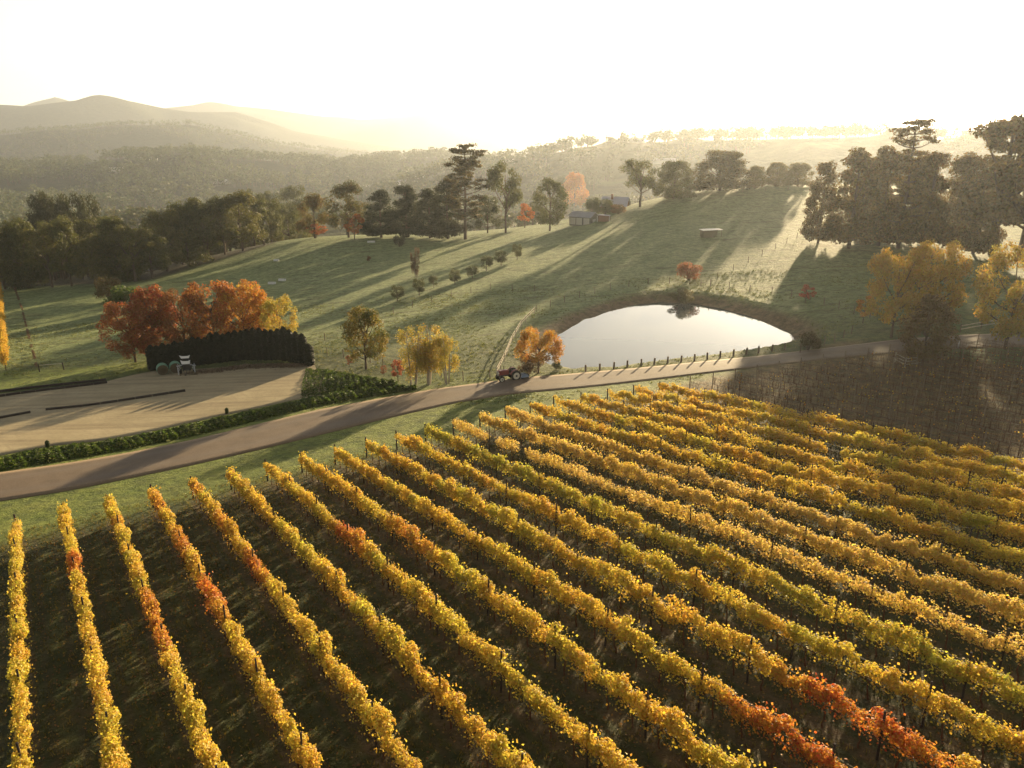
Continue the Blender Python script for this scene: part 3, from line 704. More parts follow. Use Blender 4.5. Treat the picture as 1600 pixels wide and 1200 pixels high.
# leafless rows beyond the golden block
def bare_vine(seed):
    r = np.random.default_rng(seed); mb = MB()
    tube(mb, [(0, 0, -0.08), (r.normal() * .03, 0, 0.45), (0, 0, 0.92)], [0.045, 0.035, 0.03], 5, 0)
    tube(mb, [(-0.75, 0, 0.95), (0, 0.0, 0.9), (0.75, 0, 0.95)], 0.022, 4, 0)
    for _ in range(26):
        x = r.uniform(-0.75, 0.75); tube(mb, [(x, 0, 0.92), (x + r.normal() * 0.06, r.normal() * 0.07, 1.35), (x + r.normal() * 0.14, r.normal() * 0.12, r.uniform(1.6, 2.1))], [0.012, 0.009, 0.005], 3, 0, False)
    for zz in (1.32, 1.66): tube(mb, [(-0.78, r.normal() * .03, zz), (0, r.normal() * .05, zz + r.normal() * .04), (0.78, r.normal() * .03, zz)], 0.014, 3, 0, False)
    n = r.integers(1, 7); leaves(mb, np.c_[r.uniform(-.7, .7, n), r.normal(size=n) * .15, r.uniform(0.9, 2.0, n)], r.normal(size=(n, 3)), 0.075, 1, 0.85, 0.25, r)
    return mb.mesh('bare_vine', [M_CANE, M_VINE])
VB = [bare_vine(500 + i) for i in range(8)]
for k in range(14):
    a = 59.05 + 2.95 * k
    # road-side end of the row
    b0 = 55.5 - 0.55 * k - (0.12 * max(0, k - 4) ** 1.5)
    root = thing('bare_vine_row', f'leafless brown vine row on tall posts, {ORD[k]} row beyond the golden vines', 'vine row', rowpt(a, b0), 0, 'leafless vine rows')
    base = Vector(root.location); b = b0 - 0.75; j = 0; last_b = b
    while True:
        P = rowpt(a, b)
        if (not in_frame(P + [0, 0, 1.0], 260)) or j > 50: break
        o = obj('vine', random.choice(VB), root, Vector(P) - base); o.rotation_euler = (0, 0, ROWANG + (math.pi if random.random() < .5 else 0))
        o.color = (*Y1, 1); o['tint_b'] = [*VOR, 1.0]
        if j % 4 == 0:
            p = obj('post', TALLPOST, root, Vector(rowpt(a, b + 0.75)) - base); p.rotation_euler = (random.gauss(0, .025), random.gauss(0, .025), 0)
        last_b = b; b -= 1.5; j += 1
    mb = MB(); bb = np.linspace(b0, last_b - 0.8, 20); W = np.array([rowpt(a, q) for q in bb]) - np.array(base)
    for hz in (0.95, 1.3, 1.65, 2.0): tube(mb, W + [0, 0, hz], 0.007, 3, 0, False)
    obj('trellis_wire', mb.mesh('trellis_wire', M_WIRE), root)

# fallen leaves and grass tufts on the vineyard floor
def scatter_ab(n, a0, a1, b0, b1):
    a = rng.uniform(a0, a1, n); b = rng.uniform(b0, b1, n); x = a * VX + b * UX; y = a * VY + b * UY
    d = np.stack([x, y], 1); z = height(x, y)
    zc = y * CP - (z - CAM[2]) * SP; px = 800 + FPX * x / zc; yc = -y * SP - (z - CAM[2]) * CP; py = 600 + FPX * yc / zc
    ok = (zc > 5) & (px > -60) & (px < 1660) & (py < 1280)
    return np.stack([x, y, z], 1)[ok]
mb = MB(); Pn = np.r_[scatter_ab(16000, -6, 62, 2, 58), scatter_ab(9000, -3.4, 57, 2, 58)]
leaves(mb, Pn + [0, 0, 0.03], np.c_[rng.normal(size=(len(Pn), 2)) * 0.35, np.ones(len(Pn))], 0.06 * rng.uniform(0.7, 1.3, len(Pn)), 0, 0.8, 0.15)
o = obj('fallen_leaves', mb.mesh('fallen_leaves', M_VINE), kind='stuff'); o.color = (0.30, 0.18, 0.04, 1); o['tint_b'] = [0.16, 0.085, 0.03, 1.0]
o['label'] = 'yellow and brown fallen vine leaves between the rows'
def grass_material(name='grass_blade', cs=((0.06, 0.07, 0.014), (0.13, 0.12, 0.025), (0.26, 0.18, 0.045))):
    t = NT(name); g = t.N('ShaderNodeNewGeometry'); r_ = g.outputs['Random Per Island']
    c = t.ramp(r_, [(0.0, cs[0]), (0.5, cs[1]), (1.0, cs[2])])
    b = t.bsdf(c, 0.6, 0.2); tr = t.N('ShaderNodeBsdfTranslucent'); t.L(c, tr.inputs[0]); m = t.N('ShaderNodeMixShader'); m.inputs[0].default_value = 0.4
    t.L(b.outputs[0], m.inputs[1]); t.L(tr.outputs[0], m.inputs[2]); return t.done(m.outputs[0])
def blades(mb, P, h, w):
    n = len(P); a = rng.random(n) * 6.28; l = rng.normal(size=(n, 2)) * 0.35 * h[:, None]
    s = np.stack([np.cos(a) * w, np.sin(a) * w, 0 * a], 1); tip = P + np.c_[l, h]
    V = np.stack([P - s, P + s, tip], 1).reshape(-1, 3); mb.add(V, np.arange(n)[:, None] * 3 + np.array([[0, 1, 2]]))
mb = MB(); T = scatter_ab(30000, -12, 57, 2, 62)
for q in range(4):
    Q = T + np.c_[rng.normal(size=(len(T), 2)) * 0.06, np.full(len(T), -0.02)]
    blades(mb, Q, rng.uniform(0.10, 0.26, len(T)), rng.uniform(0.012, 0.03, len(T)))
o = obj('grass', mb.mesh('grass', grass_material()), kind='stuff'); o['label'] = 'rough grass tufts between the vine rows'
def frame_pts(n, y0, y1, px0=-40, px1=1640):
    y = np.sqrt(rng.uniform(y0 ** 2, y1 ** 2, n)); x = (rng.uniform(px0, px1, n) - 800) / 1215 * y
    return np.stack([x, y, height(x, y)], 1)
mb = MB(); T = frame_pts(26000, 80, 155)
keep = poly_sd(T[:, 0], T[:, 1], POND) > 1.5
for e0, e1 in ((ROAD_NEAR, ROAD_FAR), ([(-150, 748), (0, 712), (230, 676), (370, 645), (455, 626), (515, 616)], [(-150, 632), (0, 614), (160, 596), (240, 577), (380, 571), (490, 566)])):
    keep &= poly_sd(T[:, 0], T[:, 1], np.array([G(*p)[:2] for p in e0] + [G(*p)[:2] for p in e1[::-1]])) > 0.3
keep &= (T[:, 0] * UX + T[:, 1] * UY) > 61
T = T[keep]; T = T[(np.sin(T[:, 0] * 0.21 + 2 * np.sin(T[:, 1] * 0.09)) * np.sin(T[:, 1] * 0.17 + T[:, 0] * 0.06) + rng.normal(size=len(T)) * 0.5) > 0]
for q in range(4):
    Q = T + np.c_[rng.normal(size=(len(T), 2)) * 0.16, np.full(len(T), -0.03)]
    blades(mb, Q, rng.uniform(0.10, 0.26, len(T)), rng.uniform(0.05, 0.11, len(T)))
o = obj('meadow_tussocks', mb.mesh('meadow_tussocks', grass_material('meadow_blade', ((0.095, 0.125, 0.026), (0.15, 0.165, 0.045), (0.26, 0.24, 0.085)))), kind='stuff'); o['label'] = 'rough tussocks of grass over the frosty meadow'
print('vines', nv, 'tussocks', len(T))

# ------------------------------------------------------------------ hedges and ground cover by the road
def leafy_band(name, lo, hi, hgt, n, size, tint, tint2, wob=0.5):
    """a clipped low hedge: leaves over a rounded mound between two lines on the ground"""
    a = resample(np.array([G(*p)[:2] for p in lo]), 120); b = resample(np.array([G(*p)[:2] for p in hi]), 120)
    t_ = rng.random(n) * 119; i = t_.astype(int); f = (t_ - i)[:, None]; i2 = np.minimum(i + 1, 119)
    A = a[i] * (1 - f) + a[i2] * f; B = b[i] * (1 - f) + b[i2] * f
    w = rng.random(n); X = A * (1 - w[:, None]) + B * w[:, None]
    prof = np.sqrt(np.clip(1 - (2 * w - 1) ** 2, 0, 1))
    lump = 0.45 + 0.25 * np.sin(t_ * 0.71 + 4 * w) + wob * 0.7 * (np.sin(t_ * 1.3 + 2 * np.sin(t_ * 0.37)) * 0.5 + 0.5) + 0.2 * np.sin(t_ * 3.1 + w * 5)
    z = height(X[:, 0], X[:, 1]) + hgt * prof * lump * (0.75 + 0.25 * rng.random(n))
    dz = -(2 * w - 1) / (prof + 0.25); dr = unit(B - A)
    nr = np.c_[-dr * dz[:, None] * -0.9, np.ones(n)] + rng.normal(size=(n, 3)) * 0.55
    nr[:, :2] = -dr * (-(2 * w - 1))[:, None] * -1.0 + rng.normal(size=(n, 2)) * 0.5
    mb = MB(); leaves(mb, np.c_[X, z], nr, size * rng.uniform(0.7, 1.4, n), 0)
    o = obj(name, mb.mesh(name, M_LEAF)); o.color = (*tint, 1); o['tint_b'] = [*tint2, 1.0]
    return o
HG = (0.085, 0.125, 0.018); HG2 = (0.04, 0.062, 0.012)
tag(leafy_band('low_hedge', [(-60, 748), (0, 736), (100, 720), (200, 702), (300, 682), (400, 658), (500, 634), (570, 622), (650, 609)],
    [(-60, 724), (0, 715), (80, 700), (150, 693), (230, 679), (300, 663), (370, 648), (430, 635), (500, 619), (560, 609), (650, 604)], 0.55, 15000, 0.13, HG, HG2), 'long low green hedge between the gravel yard and road', 'hedge')
tag(leafy_band('bank_shrubbery', [(470, 622), (500, 618), (560, 612), (620, 606)], [(478, 576), (510, 578), (560, 588), (620, 598)], 0.55, 7000, 0.13, HG2, HG), 'dark green planting on the bank beside the yard corner', 'shrubbery')

# dark conifer hedge behind the bales, one tree after another
n_c = 27
for i in range(n_c):
    f = i / (n_c - 1); px = 240 + 244 * f
    base = np.interp(px, [240, 300, 380, 440, 484], [578, 571, 562, 562, 571]); top = np.interp(px, [240, 290, 340, 400, 450, 472, 484], [541, 532, 521, 515, 512, 517, 538]) + random.uniform(-3, 3)
    plant_px('column', px, base, top, 17, 'conifer_shrub', f'dark columnar conifer in the yard hedge, {ORD[i]} from the hay bale end', 'conifer', (0.012, 0.018, 0.007), (0.02, 0.026, 0.01), 'conifers of the dark yard hedge')

# ------------------------------------------------------------------ single trees of the middle ground
T = plant_px
T('round', 212, 566, 470, 92, 'autumn_tree', 'rust-red autumn tree with bare trunk, outermost beside the hedge end', 'tree', RUST, RED2)
T('ovoid', 246, 560, 449, 78, 'autumn_tree', 'pinkish-red topped autumn tree, second from the hedge end', 'tree', RED, RUST)
T('round', 292, 556, 455, 80, 'autumn_tree', 'dark reddish-brown tree behind the hay bales and implement', 'tree', RUST, (0.15, 0.07, 0.02))
T('round', 338, 552, 441, 88, 'autumn_tree', 'russet tree behind the middle of the dark hedge', 'tree', RUST, ORANGE)
T('round', 385, 545, 442, 80, 'autumn_tree', 'bright orange tree behind the dark hedge', 'tree', ORANGE, GOLD)
T('ovoid', 410, 540, 455, 55, 'autumn_tree', 'smaller orange tree between the orange and yellow-green trees', 'tree', ORANGE2, ORANGE)
T('round', 440, 545, 464, 56, 'autumn_tree', 'yellow-green tree at the far end of the dark hedge', 'tree', YG, GOLD)
T('shrub', 172, 470, 434, 42, 'shrub', 'brownish rounded shrub in the left field', 'shrub', (0.13, 0.085, 0.025), OLIVE)
T('shrub', 200, 484, 445, 56, 'shrub', 'green bushy shrub behind the rust-red tree', 'shrub', GREEN, HG)
T('shrub', 226, 480, 452, 36, 'shrub', 'dark green bush half hidden by the pinkish-red tree', 'shrub', HG2, GREEN)
T('ovoid', 572, 577, 480, 68, 'autumn_tree', 'single egg-shaped tree, green below and orange on top, on the lawn', 'tree', (0.10, 0.12, 0.022), (0.30, 0.19, 0.03))
T('birch', 645, 603, 515, 52, 'birch_tree', 'thin yellowing birch beside the red shrub', 'tree', (0.34, 0.29, 0.05), GOLD)
T('birch', 668, 600, 513, 56, 'birch_tree', 'tallest yellow birch in the middle of the roadside clump', 'tree', GOLD, (0.34, 0.29, 0.05))
T('birch', 700, 600, 524, 46, 'birch_tree', 'yellow birch standing nearest the tractor', 'tree', YG, GOLD)
T('sapling', 622, 597, 562, 22, 'red_sapling', 'small red-leaved tree beside the birch clump', 'tree', RED, RED2)
T('sapling', 546, 573, 556, 12, 'red_sapling', 'tiny red sapling beside the egg-shaped tree', 'sapling', (0.26, 0.12, 0.06), RUST)
T('sapling', 600, 588, 571, 12, 'red_sapling', 'tiny red sapling on the lawn before the birches', 'sapling', (0.26, 0.12, 0.06), RUST)
T('umbrella', 841, 583, 514, 74, 'autumn_tree', 'rounded orange tree between the tractor and pond', 'tree', (0.50, 0.22, 0.03), (0.42, 0.28, 0.05))
T('shrub', 828, 583, 558, 36, 'shrub', 'dull brown bush under the rounded orange tree', 'shrub', (0.12, 0.075, 0.04), (0.16, 0.10, 0.05))
T('shrub', 869, 577, 565, 16, 'shrub', 'small green bush on the pond edge', 'shrub', GREEN, OLIVE)
T('round', 1392, 528, 392, 98, 'yellow_tree', 'golden tree with forked trunk by the road bend', 'tree', (0.44, 0.26, 0.04), (0.36, 0.27, 0.05))
T('round', 1445, 520, 378, 92, 'yellow_tree', 'taller golden tree behind the dark roadside tree', 'tree', (0.42, 0.24, 0.04), (0.36, 0.27, 0.05))
T('round', 1570, 546, 384, 112, 'yellow_tree', 'broad golden tree at the road beside the frame edge', 'tree', (0.40, 0.25, 0.04), (0.30, 0.26, 0.05))
T('ovoid', 1440, 572, 462, 80, 'dark_tree', 'dark olive tree inside the pale timber guard', 'tree', (0.13, 0.09, 0.035), (0.20, 0.125, 0.045))
T('sapling', 1348, 505, 462, 28, 'autumn_tree', 'small orange tree beside the golden forked tree', 'tree', ORANGE2, ORANGE)
T('shrub', 1076, 437, 411, 40, 'red_shrub', 'reddish bush on the slope above the pond', 'shrub', RED2, RUST)
T('sapling', 1258, 474, 445, 24, 'red_sapling', 'small bright red tree right of the pond', 'tree', (0.45, 0.06, 0.035), RED)
T('shrub', 1064, 474, 451, 36, 'shrub', 'olive-brown bush leaning over the far pond edge', 'shrub', (0.14, 0.11, 0.03), OLIVE)
T('shrub', 1262, 547, 520, 40, 'shrub', 'brown bush at the right end of the pond', 'shrub', (0.11, 0.075, 0.03), OLIVE)
for i, (px, b, t_, w) in enumerate([(621, 470, 446, 23), (655, 462, 435, 21), (678, 450, 431, 15), (711, 445, 420, 19), (738, 435, 415, 19), (760, 424, 400, 21), (783, 415, 391, 21), (808, 406, 381, 17), (648, 390, 372, 10)][:8]):
    T('orchard', px, b, t_, w, 'orchard_tree', f'small round olive-green meadow tree, {ORD[i]} in the line counted from the birches', 'tree', (0.075, 0.085, 0.03), (0.10, 0.10, 0.04), 'line of small meadow trees')
T('shrub', 624, 385, 368, 18, 'shrub', 'dark round shrub below the black conifers', 'shrub', DARK, DARK2)
T('birch', 651, 440, 387, 16, 'bare_sapling', 'thin nearly leafless reddish tree in the meadow', 'tree', (0.16, 0.10, 0.06), (0.14, 0.07, 0.035))
T('column', 355, 647, 637, 6, 'conical_shrub', 'small dark conical shrub on the yard edge near the hedge', 'shrub', HG2, HG2)
T('column', 75, 699, 688, 7, 'conical_shrub', 'small dark conical shrub at the yard edge far left', 'shrub', HG2, HG2)

# the line of trees behind the meadow
T('euc', 402, 383, 298, 46, 'gum_tree', 'slim gum tree standing at the end of the left wood', 'tree', GUM, GUM2)
T('bushy', 428, 377, 300, 42, 'gum_tree', 'gum tree between the left wood and pale field', 'tree', GUM, GUM2)
T('shrub', 413, 383, 352, 22, 'shrub', 'dark bush at the end of the left wood', 'shrub', DARK2, DARK)
T('bushy', 462, 372, 291, 52, 'gum_tree', 'round-headed gum at the head of the pale field', 'tree', GUM, GUM2)
T('bushy', 492, 372, 302, 50, 'gum_tree', 'bronze-tinged tree between two taller gums', 'tree', GUM2, (0.16, 0.09, 0.03))
T('bushy', 545, 371, 285, 64, 'gum_tree', 'broad layered tree behind the small orange tree', 'tree', GUM, PINE2)
T('sapling', 554, 374, 334, 30, 'autumn_tree', 'small orange tree before the broad layered tree', 'tree', ORANGE, RED2)
T('sapling', 494, 372, 350, 32, 'autumn_tree', 'low red-orange tree at the meadow head', 'tree', RED2, ORANGE)
T('sapling', 470, 371, 340, 30, 'autumn_tree', 'low pinkish tree left of the red-orange one', 'tree', RED2, RUST)
T('cypress', 596, 371, 298, 58, 'dark_conifer', 'black-green conifer, first of three beside the small orange tree', 'conifer', DARK, DARK2)
T('cypress', 636, 371, 291, 58, 'dark_conifer', 'black-green conifer with layered top, second of three', 'conifer', DARK, DARK2)
T('cypress', 672, 372, 297, 56, 'dark_conifer', 'wide black-green conifer touching the tall pine', 'conifer', DARK, PINE)
T('cypress', 700, 373, 278, 62, 'dark_conifer', 'bulky dark conifer forming the foot of the tall pine', 'conifer', PINE, DARK2)
T('pine', 727, 374, 226, 66, 'tall_pine', 'tallest pine with open flat top behind the meadow', 'pine', PINE, PINE2)
T('euc', 790, 364, 254, 54, 'gum_tree', 'tall airy gum beside the tallest pine', 'tree', GUM, GUM2)
T('bushy', 762, 364, 306, 40, 'gum_tree', 'low tree between the tall pine and airy gum', 'tree', PINE, GUM)
T('sapling', 820, 356, 318, 26, 'autumn_tree', 'small orange tree between gum and green tree', 'tree', RED2, ORANGE)
T('ovoid', 859, 361, 279, 54, 'leafy_tree', 'green broad tree at the corner of the farm shed', 'tree', GUM, (0.13, 0.12, 0.035))
T('ovoid', 897, 335, 270, 40, 'autumn_tree', 'bright orange tree behind the farm shed', 'tree', ORANGE, (0.52, 0.24, 0.05))
T('ovoid', 876, 335, 276, 26, 'leafy_tree', 'dull green tree between green and orange trees by the shed', 'tree', DARK2, GUM)
T('palm', 936, 331, 303, None, 'palm', 'small palm beside the lavender house roof', 'palm', GUM, GUM2)
T('shrub', 926, 336, 309, 30, 'shrub', 'dark rounded bush behind the shed roof', 'shrub', DARK2, GUM)
T('shrub', 945, 337, 311, 28, 'shrub', 'green bush under the palm', 'shrub', GUM, GUM2)
T('shrub', 966, 334, 319, 26, 'shrub', 'low hedge-like bush below the house roof', 'shrub', GUM, RUST)
T('euc', 1000, 323, 250, 58, 'gum_tree', 'open-crowned gum at the foot of the hill crest', 'tree', GUM, (0.16, 0.14, 0.035))
T('dome', 1052, 310, 252, 60, 'gum_tree', 'rounded tree on the hill edge right of the open gum', 'tree', GUM2, GUM)
T('dome', 1124, 298, 236, 92, 'dark_conifer', 'massive spreading dark tree on the hill crest', 'tree', PINE, PINE2)
for i, (px, b, t_, w) in enumerate([(1180, 290, 260, 34), (1212, 287, 254, 40), (1246, 288, 255, 42)]):
    T('dome', px, b + 3, t_, w, 'crest_tree', f'low rounded tree on the bright crest, {ORD[i]} from the massive tree', 'tree', GUM2, (0.17, 0.12, 0.04), 'low trees on the crest')

# dark pines at the right, golden flare veil painted into their leaf colours
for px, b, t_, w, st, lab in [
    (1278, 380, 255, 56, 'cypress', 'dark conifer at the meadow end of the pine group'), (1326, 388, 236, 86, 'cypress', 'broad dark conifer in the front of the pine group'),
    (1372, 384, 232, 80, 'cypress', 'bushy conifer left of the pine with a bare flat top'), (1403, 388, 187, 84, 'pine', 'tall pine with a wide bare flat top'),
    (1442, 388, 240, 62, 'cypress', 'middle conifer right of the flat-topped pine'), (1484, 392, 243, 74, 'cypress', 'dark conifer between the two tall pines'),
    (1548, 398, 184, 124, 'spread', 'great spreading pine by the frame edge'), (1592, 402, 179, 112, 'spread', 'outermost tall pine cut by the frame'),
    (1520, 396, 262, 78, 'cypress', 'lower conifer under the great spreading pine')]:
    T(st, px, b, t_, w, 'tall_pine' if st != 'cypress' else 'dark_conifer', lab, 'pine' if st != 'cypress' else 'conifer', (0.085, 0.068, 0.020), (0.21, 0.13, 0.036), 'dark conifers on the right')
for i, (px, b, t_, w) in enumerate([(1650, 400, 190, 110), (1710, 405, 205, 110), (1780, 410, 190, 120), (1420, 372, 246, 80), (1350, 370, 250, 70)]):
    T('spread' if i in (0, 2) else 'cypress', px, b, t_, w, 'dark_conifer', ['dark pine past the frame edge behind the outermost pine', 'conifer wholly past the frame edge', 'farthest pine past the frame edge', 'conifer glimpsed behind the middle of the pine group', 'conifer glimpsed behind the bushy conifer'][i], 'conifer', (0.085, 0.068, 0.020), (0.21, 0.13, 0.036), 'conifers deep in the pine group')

# the wood at the left
front = [(8, 452, 352), (45, 450, 345), (82, 449, 350), (112, 447, 340), (150, 446, 372), (186, 440, 340), (212, 440, 352), (238, 434, 368), (262, 424, 330), (296, 414, 318), (326, 402, 358), (352, 398, 308), (380, 392, 300)]
for i, (px, b, t_) in enumerate(front):
    T(('bushy', 'dome', 'euc', 'bushy')[i % 4], px, b, t_, random.uniform(52, 72), 'gum_tree', f'gum tree on the field edge of the left wood, {ORD[i]} from the frame edge', 'tree', GUM if i % 2 else GUM2, GUM2, 'gum trees edging the left wood')
k = 0
while k < 100:
    y = random.uniform(200, 370); x = random.uniform(-0.72 * y, -0.20 * y)
    P = np.array([x, y, H(x, y)])
    if poly_sd(np.array([x]), np.array([y]), np.array(pxpoly([(-200, 452), (150, 444), (235, 438), (300, 419), (400, 384)]) + [(-80, 375), (-380, 375), (-380, 200)]))[0] > -3: continue
    hh = random.uniform(14, 20)
    plant('bushy' if random.random() < .6 else 'euc', P, hh, hh * random.uniform(0.55, 0.75), 'gum_tree', 'dark olive gum tree inside the left wood', 'tree', random.choice([GUM, GUM2, DARK2, GUM]), GUM2, 'gum trees inside the left wood')
    k += 1
for st, px, top, w, lab in (('umbrella', 122, 305, 19.0, 'dark umbrella-shaped tree rising above the left wood'), ('dome', 70, 304, 13.0, 'dark round-headed tree rising above the left wood')):
    P = PY(px, 340, 300); P[2] = H(P[0], P[1]); plant(st, P, PY(px, top, 300)[2] - P[2], w, 'flat_topped_tree', lab, 'tree', DARK2, PINE)

# ------------------------------------------------------------------ valley and ridge trees far away
def far_proto(seed, n=70):
    r = np.random.default_rng(seed); mb = MB()
    cen = np.c_[r.normal(size=(7, 2)) * 0.17, r.uniform(0.3, 0.8, 7)]; rad = r.uniform(0.14, 0.22, 7)
    clump_leaves(mb, cen, rad, n, 0.075, 0.9, 0.4, 0.0, r, 0.4)
    tube(mb, [(0, 0, -0.1), (0, 0, 0.4)], [0.03, 0.02], 4, 1)
    return mb
FARM = [far_proto(700 + i, 150) for i in range(5)]
FARMESH = [m.mesh('distant_tree', [M_FAR, M_BARK]) for m in FARM]
TP = [(0.062, 0.085, 0.026), (0.085, 0.10, 0.03), (0.105, 0.11, 0.034), (0.055, 0.072, 0.024)]
def far_ok(x, y, z): 
    px, py, zc = proj((x, y, z)); return -30 < px < 1630
r_s = lambda x, y: max(0.0, (math.hypot(x, y) - 400) / 900)
spots = []
while len(spots) < 230:      # nearest trees of the valley
    az = math.atan((random.uniform(-20, 1620) - 800) / 1263); r_ = random.uniform(380, 1000)
    x, y = r_ * math.sin(az), r_ * math.cos(az)
    if (x > 20 and r_ < 470) or (x < -120 and r_ < 560): continue
    if x > -20 and math.sin(x * 0.02) * math.sin(y * 0.017 + 1) < 0.0: continue
    spots.append((x, y))
zz = height([p[0] for p in spots], [p[1] for p in spots])
for (x, y), z in zip(spots, zz):
    hh = random.uniform(11, 17) * (1 + r_s(x, y))
    o = obj('valley_tree', random.choice(FARMESH), None, (x, y, z)); o.scale = (hh * random.uniform(.9, 1.25),) * 2 + (hh,); o.rotation_euler = (0, 0, random.uniform(0, 6.28))
    o.color = (*random.choice(TP), 1); o['tint_b'] = [0.11, 0.095, 0.03, 1.0]
    tag(o, 'hazy green tree in the valley behind the meadow trees', 'tree', 'trees in the hazy valley')
def wood_mass(name, pts, hts, label, seed, nl):
    r = np.random.default_rng(seed); mb = MB()
    src = [far_proto(900 + seed + i, nl) for i in range(4)]
    k = r.integers(0, 4, len(pts)); z = height(pts[:, 0], pts[:, 1])
    for q in range(4):
        sel = np.where(k == q)[0]
        if not len(sel): continue
        for (v, (f, m, s)) in zip(src[q].v, src[q].f):
            f0 = f - f.min(); nvv = len(v)
            a = r.random(len(sel)) * 6.28; hh = hts[sel]; w = hh * r.uniform(.85, 1.3, len(sel))
            X = np.empty((len(sel), nvv, 3))
            X[..., 0] = pts[sel, 0][:, None] + (v[:, 0][None] * np.cos(a)[:, None] - v[:, 1][None] * np.sin(a)[:, None]) * w[:, None]
            X[..., 1] = pts[sel, 1][:, None] + (v[:, 0][None] * np.sin(a)[:, None] + v[:, 1][None] * np.cos(a)[:, None]) * w[:, None]
            X[..., 2] = z[sel][:, None] + v[:, 2][None] * hh[:, None]
            F = (f0[None] + (np.arange(len(sel)) * nvv)[:, None, None]).reshape(-1, f0.shape[1])
            mb.add(X.reshape(-1, 3), F, m)
    o = obj(name, mb.mesh(name, [M_FAR, M_BARK]), kind='stuff'); o.color = (0.062, 0.085, 0.026, 1); o['tint_b'] = [0.12, 0.125, 0.036, 1.0]; o['label'] = label
    return o
def polar_pts(n, px0, px1, r0, r1, keep, r):
    az = np.arctan((r.uniform(px0, px1, n) - 800) / 1263); rr = np.sqrt(r.uniform(r0 ** 2, r1 ** 2, n))
    p = np.stack([rr * np.sin(az), rr * np.cos(az)], 1); return p[keep(p)]
r0 = np.random.default_rng(31)
pat = lambda p, s, th: (np.sin(p[:, 0] * s + 1.3 * np.sin(p[:, 1] * s * 0.7)) + np.sin(p[:, 1] * s * 1.3 + 0.8 * np.sin(p[:, 0] * s * 0.9)) > th)
p1 = polar_pts(2900, -60, 860, 950, 2050, lambda p: pat(p, 0.017, -0.9), r0); wood_mass('valley_woodland', p1, r0.uniform(15, 29, len(p1)), 'hazy woodland filling the valley behind the left wood', 1, 62)
p2 = np.r_[polar_pts(1000, 560, 1700, 700, 1330, lambda p: pat(p, 0.014, 0.45), r0), polar_pts(420, 860, 1700, 1250, 1350, lambda p: pat(p, 0.021, -0.35), r0)]
wood_mass('ridge_woodland', p2, r0.uniform(11, 25, len(p2)), 'pale hazy trees on the ridge behind the hill crest', 2, 90)
p3 = polar_pts(2200, -80, 760, 2550, 3400, lambda p: pat(p, 0.007, -1.3), r0); wood_mass('hillside_woodland', p3, r0.uniform(16, 28, len(p3)), 'hazy forest on the low hill before the mountain', 3, 26)

# ------------------------------------------------------------------ fences and posts
FPOST = post_mesh(1.25, 0.11, M_WOOD); FPALE = post_mesh(1.2, 0.12, M_PALEWOOD)
def wire_fence(pix, label, step, post, wires=(0.35, 0.7, 1.05), rail=None, wr=0.008, name='wire_fence', n_max=60):
    line = np.array([G(*p)[:2] for p in pix]); L = np.linalg.norm(np.diff(line, axis=0), axis=1).sum()
    n = min(n_max, max(2, int(L / step) + 1)); Q = resample(line, n); z = height(Q[:, 0], Q[:, 1])
    root = thing(name, label, 'fence', (Q[0, 0], Q[0, 1], z[0])); base = np.array(root.location)
    for q, zq in zip(Q, z):
        p = obj('post', post, root, np.array([q[0], q[1], zq]) - base); p.rotation_euler = (random.gauss(0, .03), random.gauss(0, .03), random.random() * 6)
    D = resample(line, n * 3); W = np.c_[D, height(D[:, 0], D[:, 1])] - base
    mb = MB()
    for h in wires: tube(mb, W + [0, 0, h], wr, 3, 0, False)
    if wires: obj('wire', mb.mesh('wire', M_WIRE), root)
    if rail:
        for h in rail:
            for i in range(n - 1):
                mb = MB(); A = np.array([*Q[i], z[i] + h]) - base; B = np.array([*Q[i + 1], z[i + 1] + h]) - base; d = unit(B - A)
                tube(mb, [A + d * 0.01, B - d * 0.01], 0.05, 6, 0); obj('rail', mb.mesh('rail', M_PALEWOOD), root)
    return root
wire_fence([(776, 588), (790, 560), (800, 535), (815, 510), (835, 490)], 'pale timber rail fence running up from the tractor', 3.2, FPALE, (0.3,), (0.65, 1.05), name='rail_fence')
wire_fence([(838, 487), (870, 476), (910, 464), (950, 453), (1000, 445), (1060, 442), (1110, 448)], 'wire fence on short posts round the far pond bank', 4.2, FPOST)
wire_fence([(1110, 446), (1165, 455), (1215, 460), (1262, 468), (1300, 480), (1340, 492), (1385, 505)], 'wire fence from the pond bank to the golden trees', 4.0, FPOST)
wire_fence([(1095, 447), (1160, 415), (1220, 385), (1260, 365)], 'faint wire fence climbing the hill towards the pines', 6.0, FPOST)
wire_fence([(478, 545), (500, 535), (540, 520), (580, 500), (640, 482), (690, 468), (760, 452), (835, 455)], 'thin wire fence crossing below the line of small trees', 5.0, FPOST)
wire_fence([(486, 552), (520, 556), (552, 560), (600, 574), (640, 580), (690, 590), (730, 596), (766, 592)], 'post and wire fence behind the birches', 3.5, FPOST)
wire_fence([(1160, 300), (1200, 298), (1265, 298)], 'wire fence along the bright hill crest', 6.0, FPOST)
wire_fence([(1250, 552), (1275, 545), (1310, 532), (1330, 522)], 'short post fence at the right end of the pond', 2.6, FPOST)
wire_fence([(1500, 520), (1545, 512), (1600, 505), (1680, 500)], 'timber rail fence behind the road beside golden trees', 3.2, FPOST, (), (0.5, 0.95), name='rail_fence')
wire_fence([(1398, 566), (1415, 575), (1440, 571)], 'pale timber guard corner round the dark tree', 2.2, FPALE, (), (0.35, 0.7, 1.05), name='tree_guard')
wire_fence([(62, 581), (100, 578)], 'dark timber rail on two posts by the left field', 3.2, post_mesh(1.2, 0.16, M_DARKWOOD), (), (1.0,), name='rail_fence')

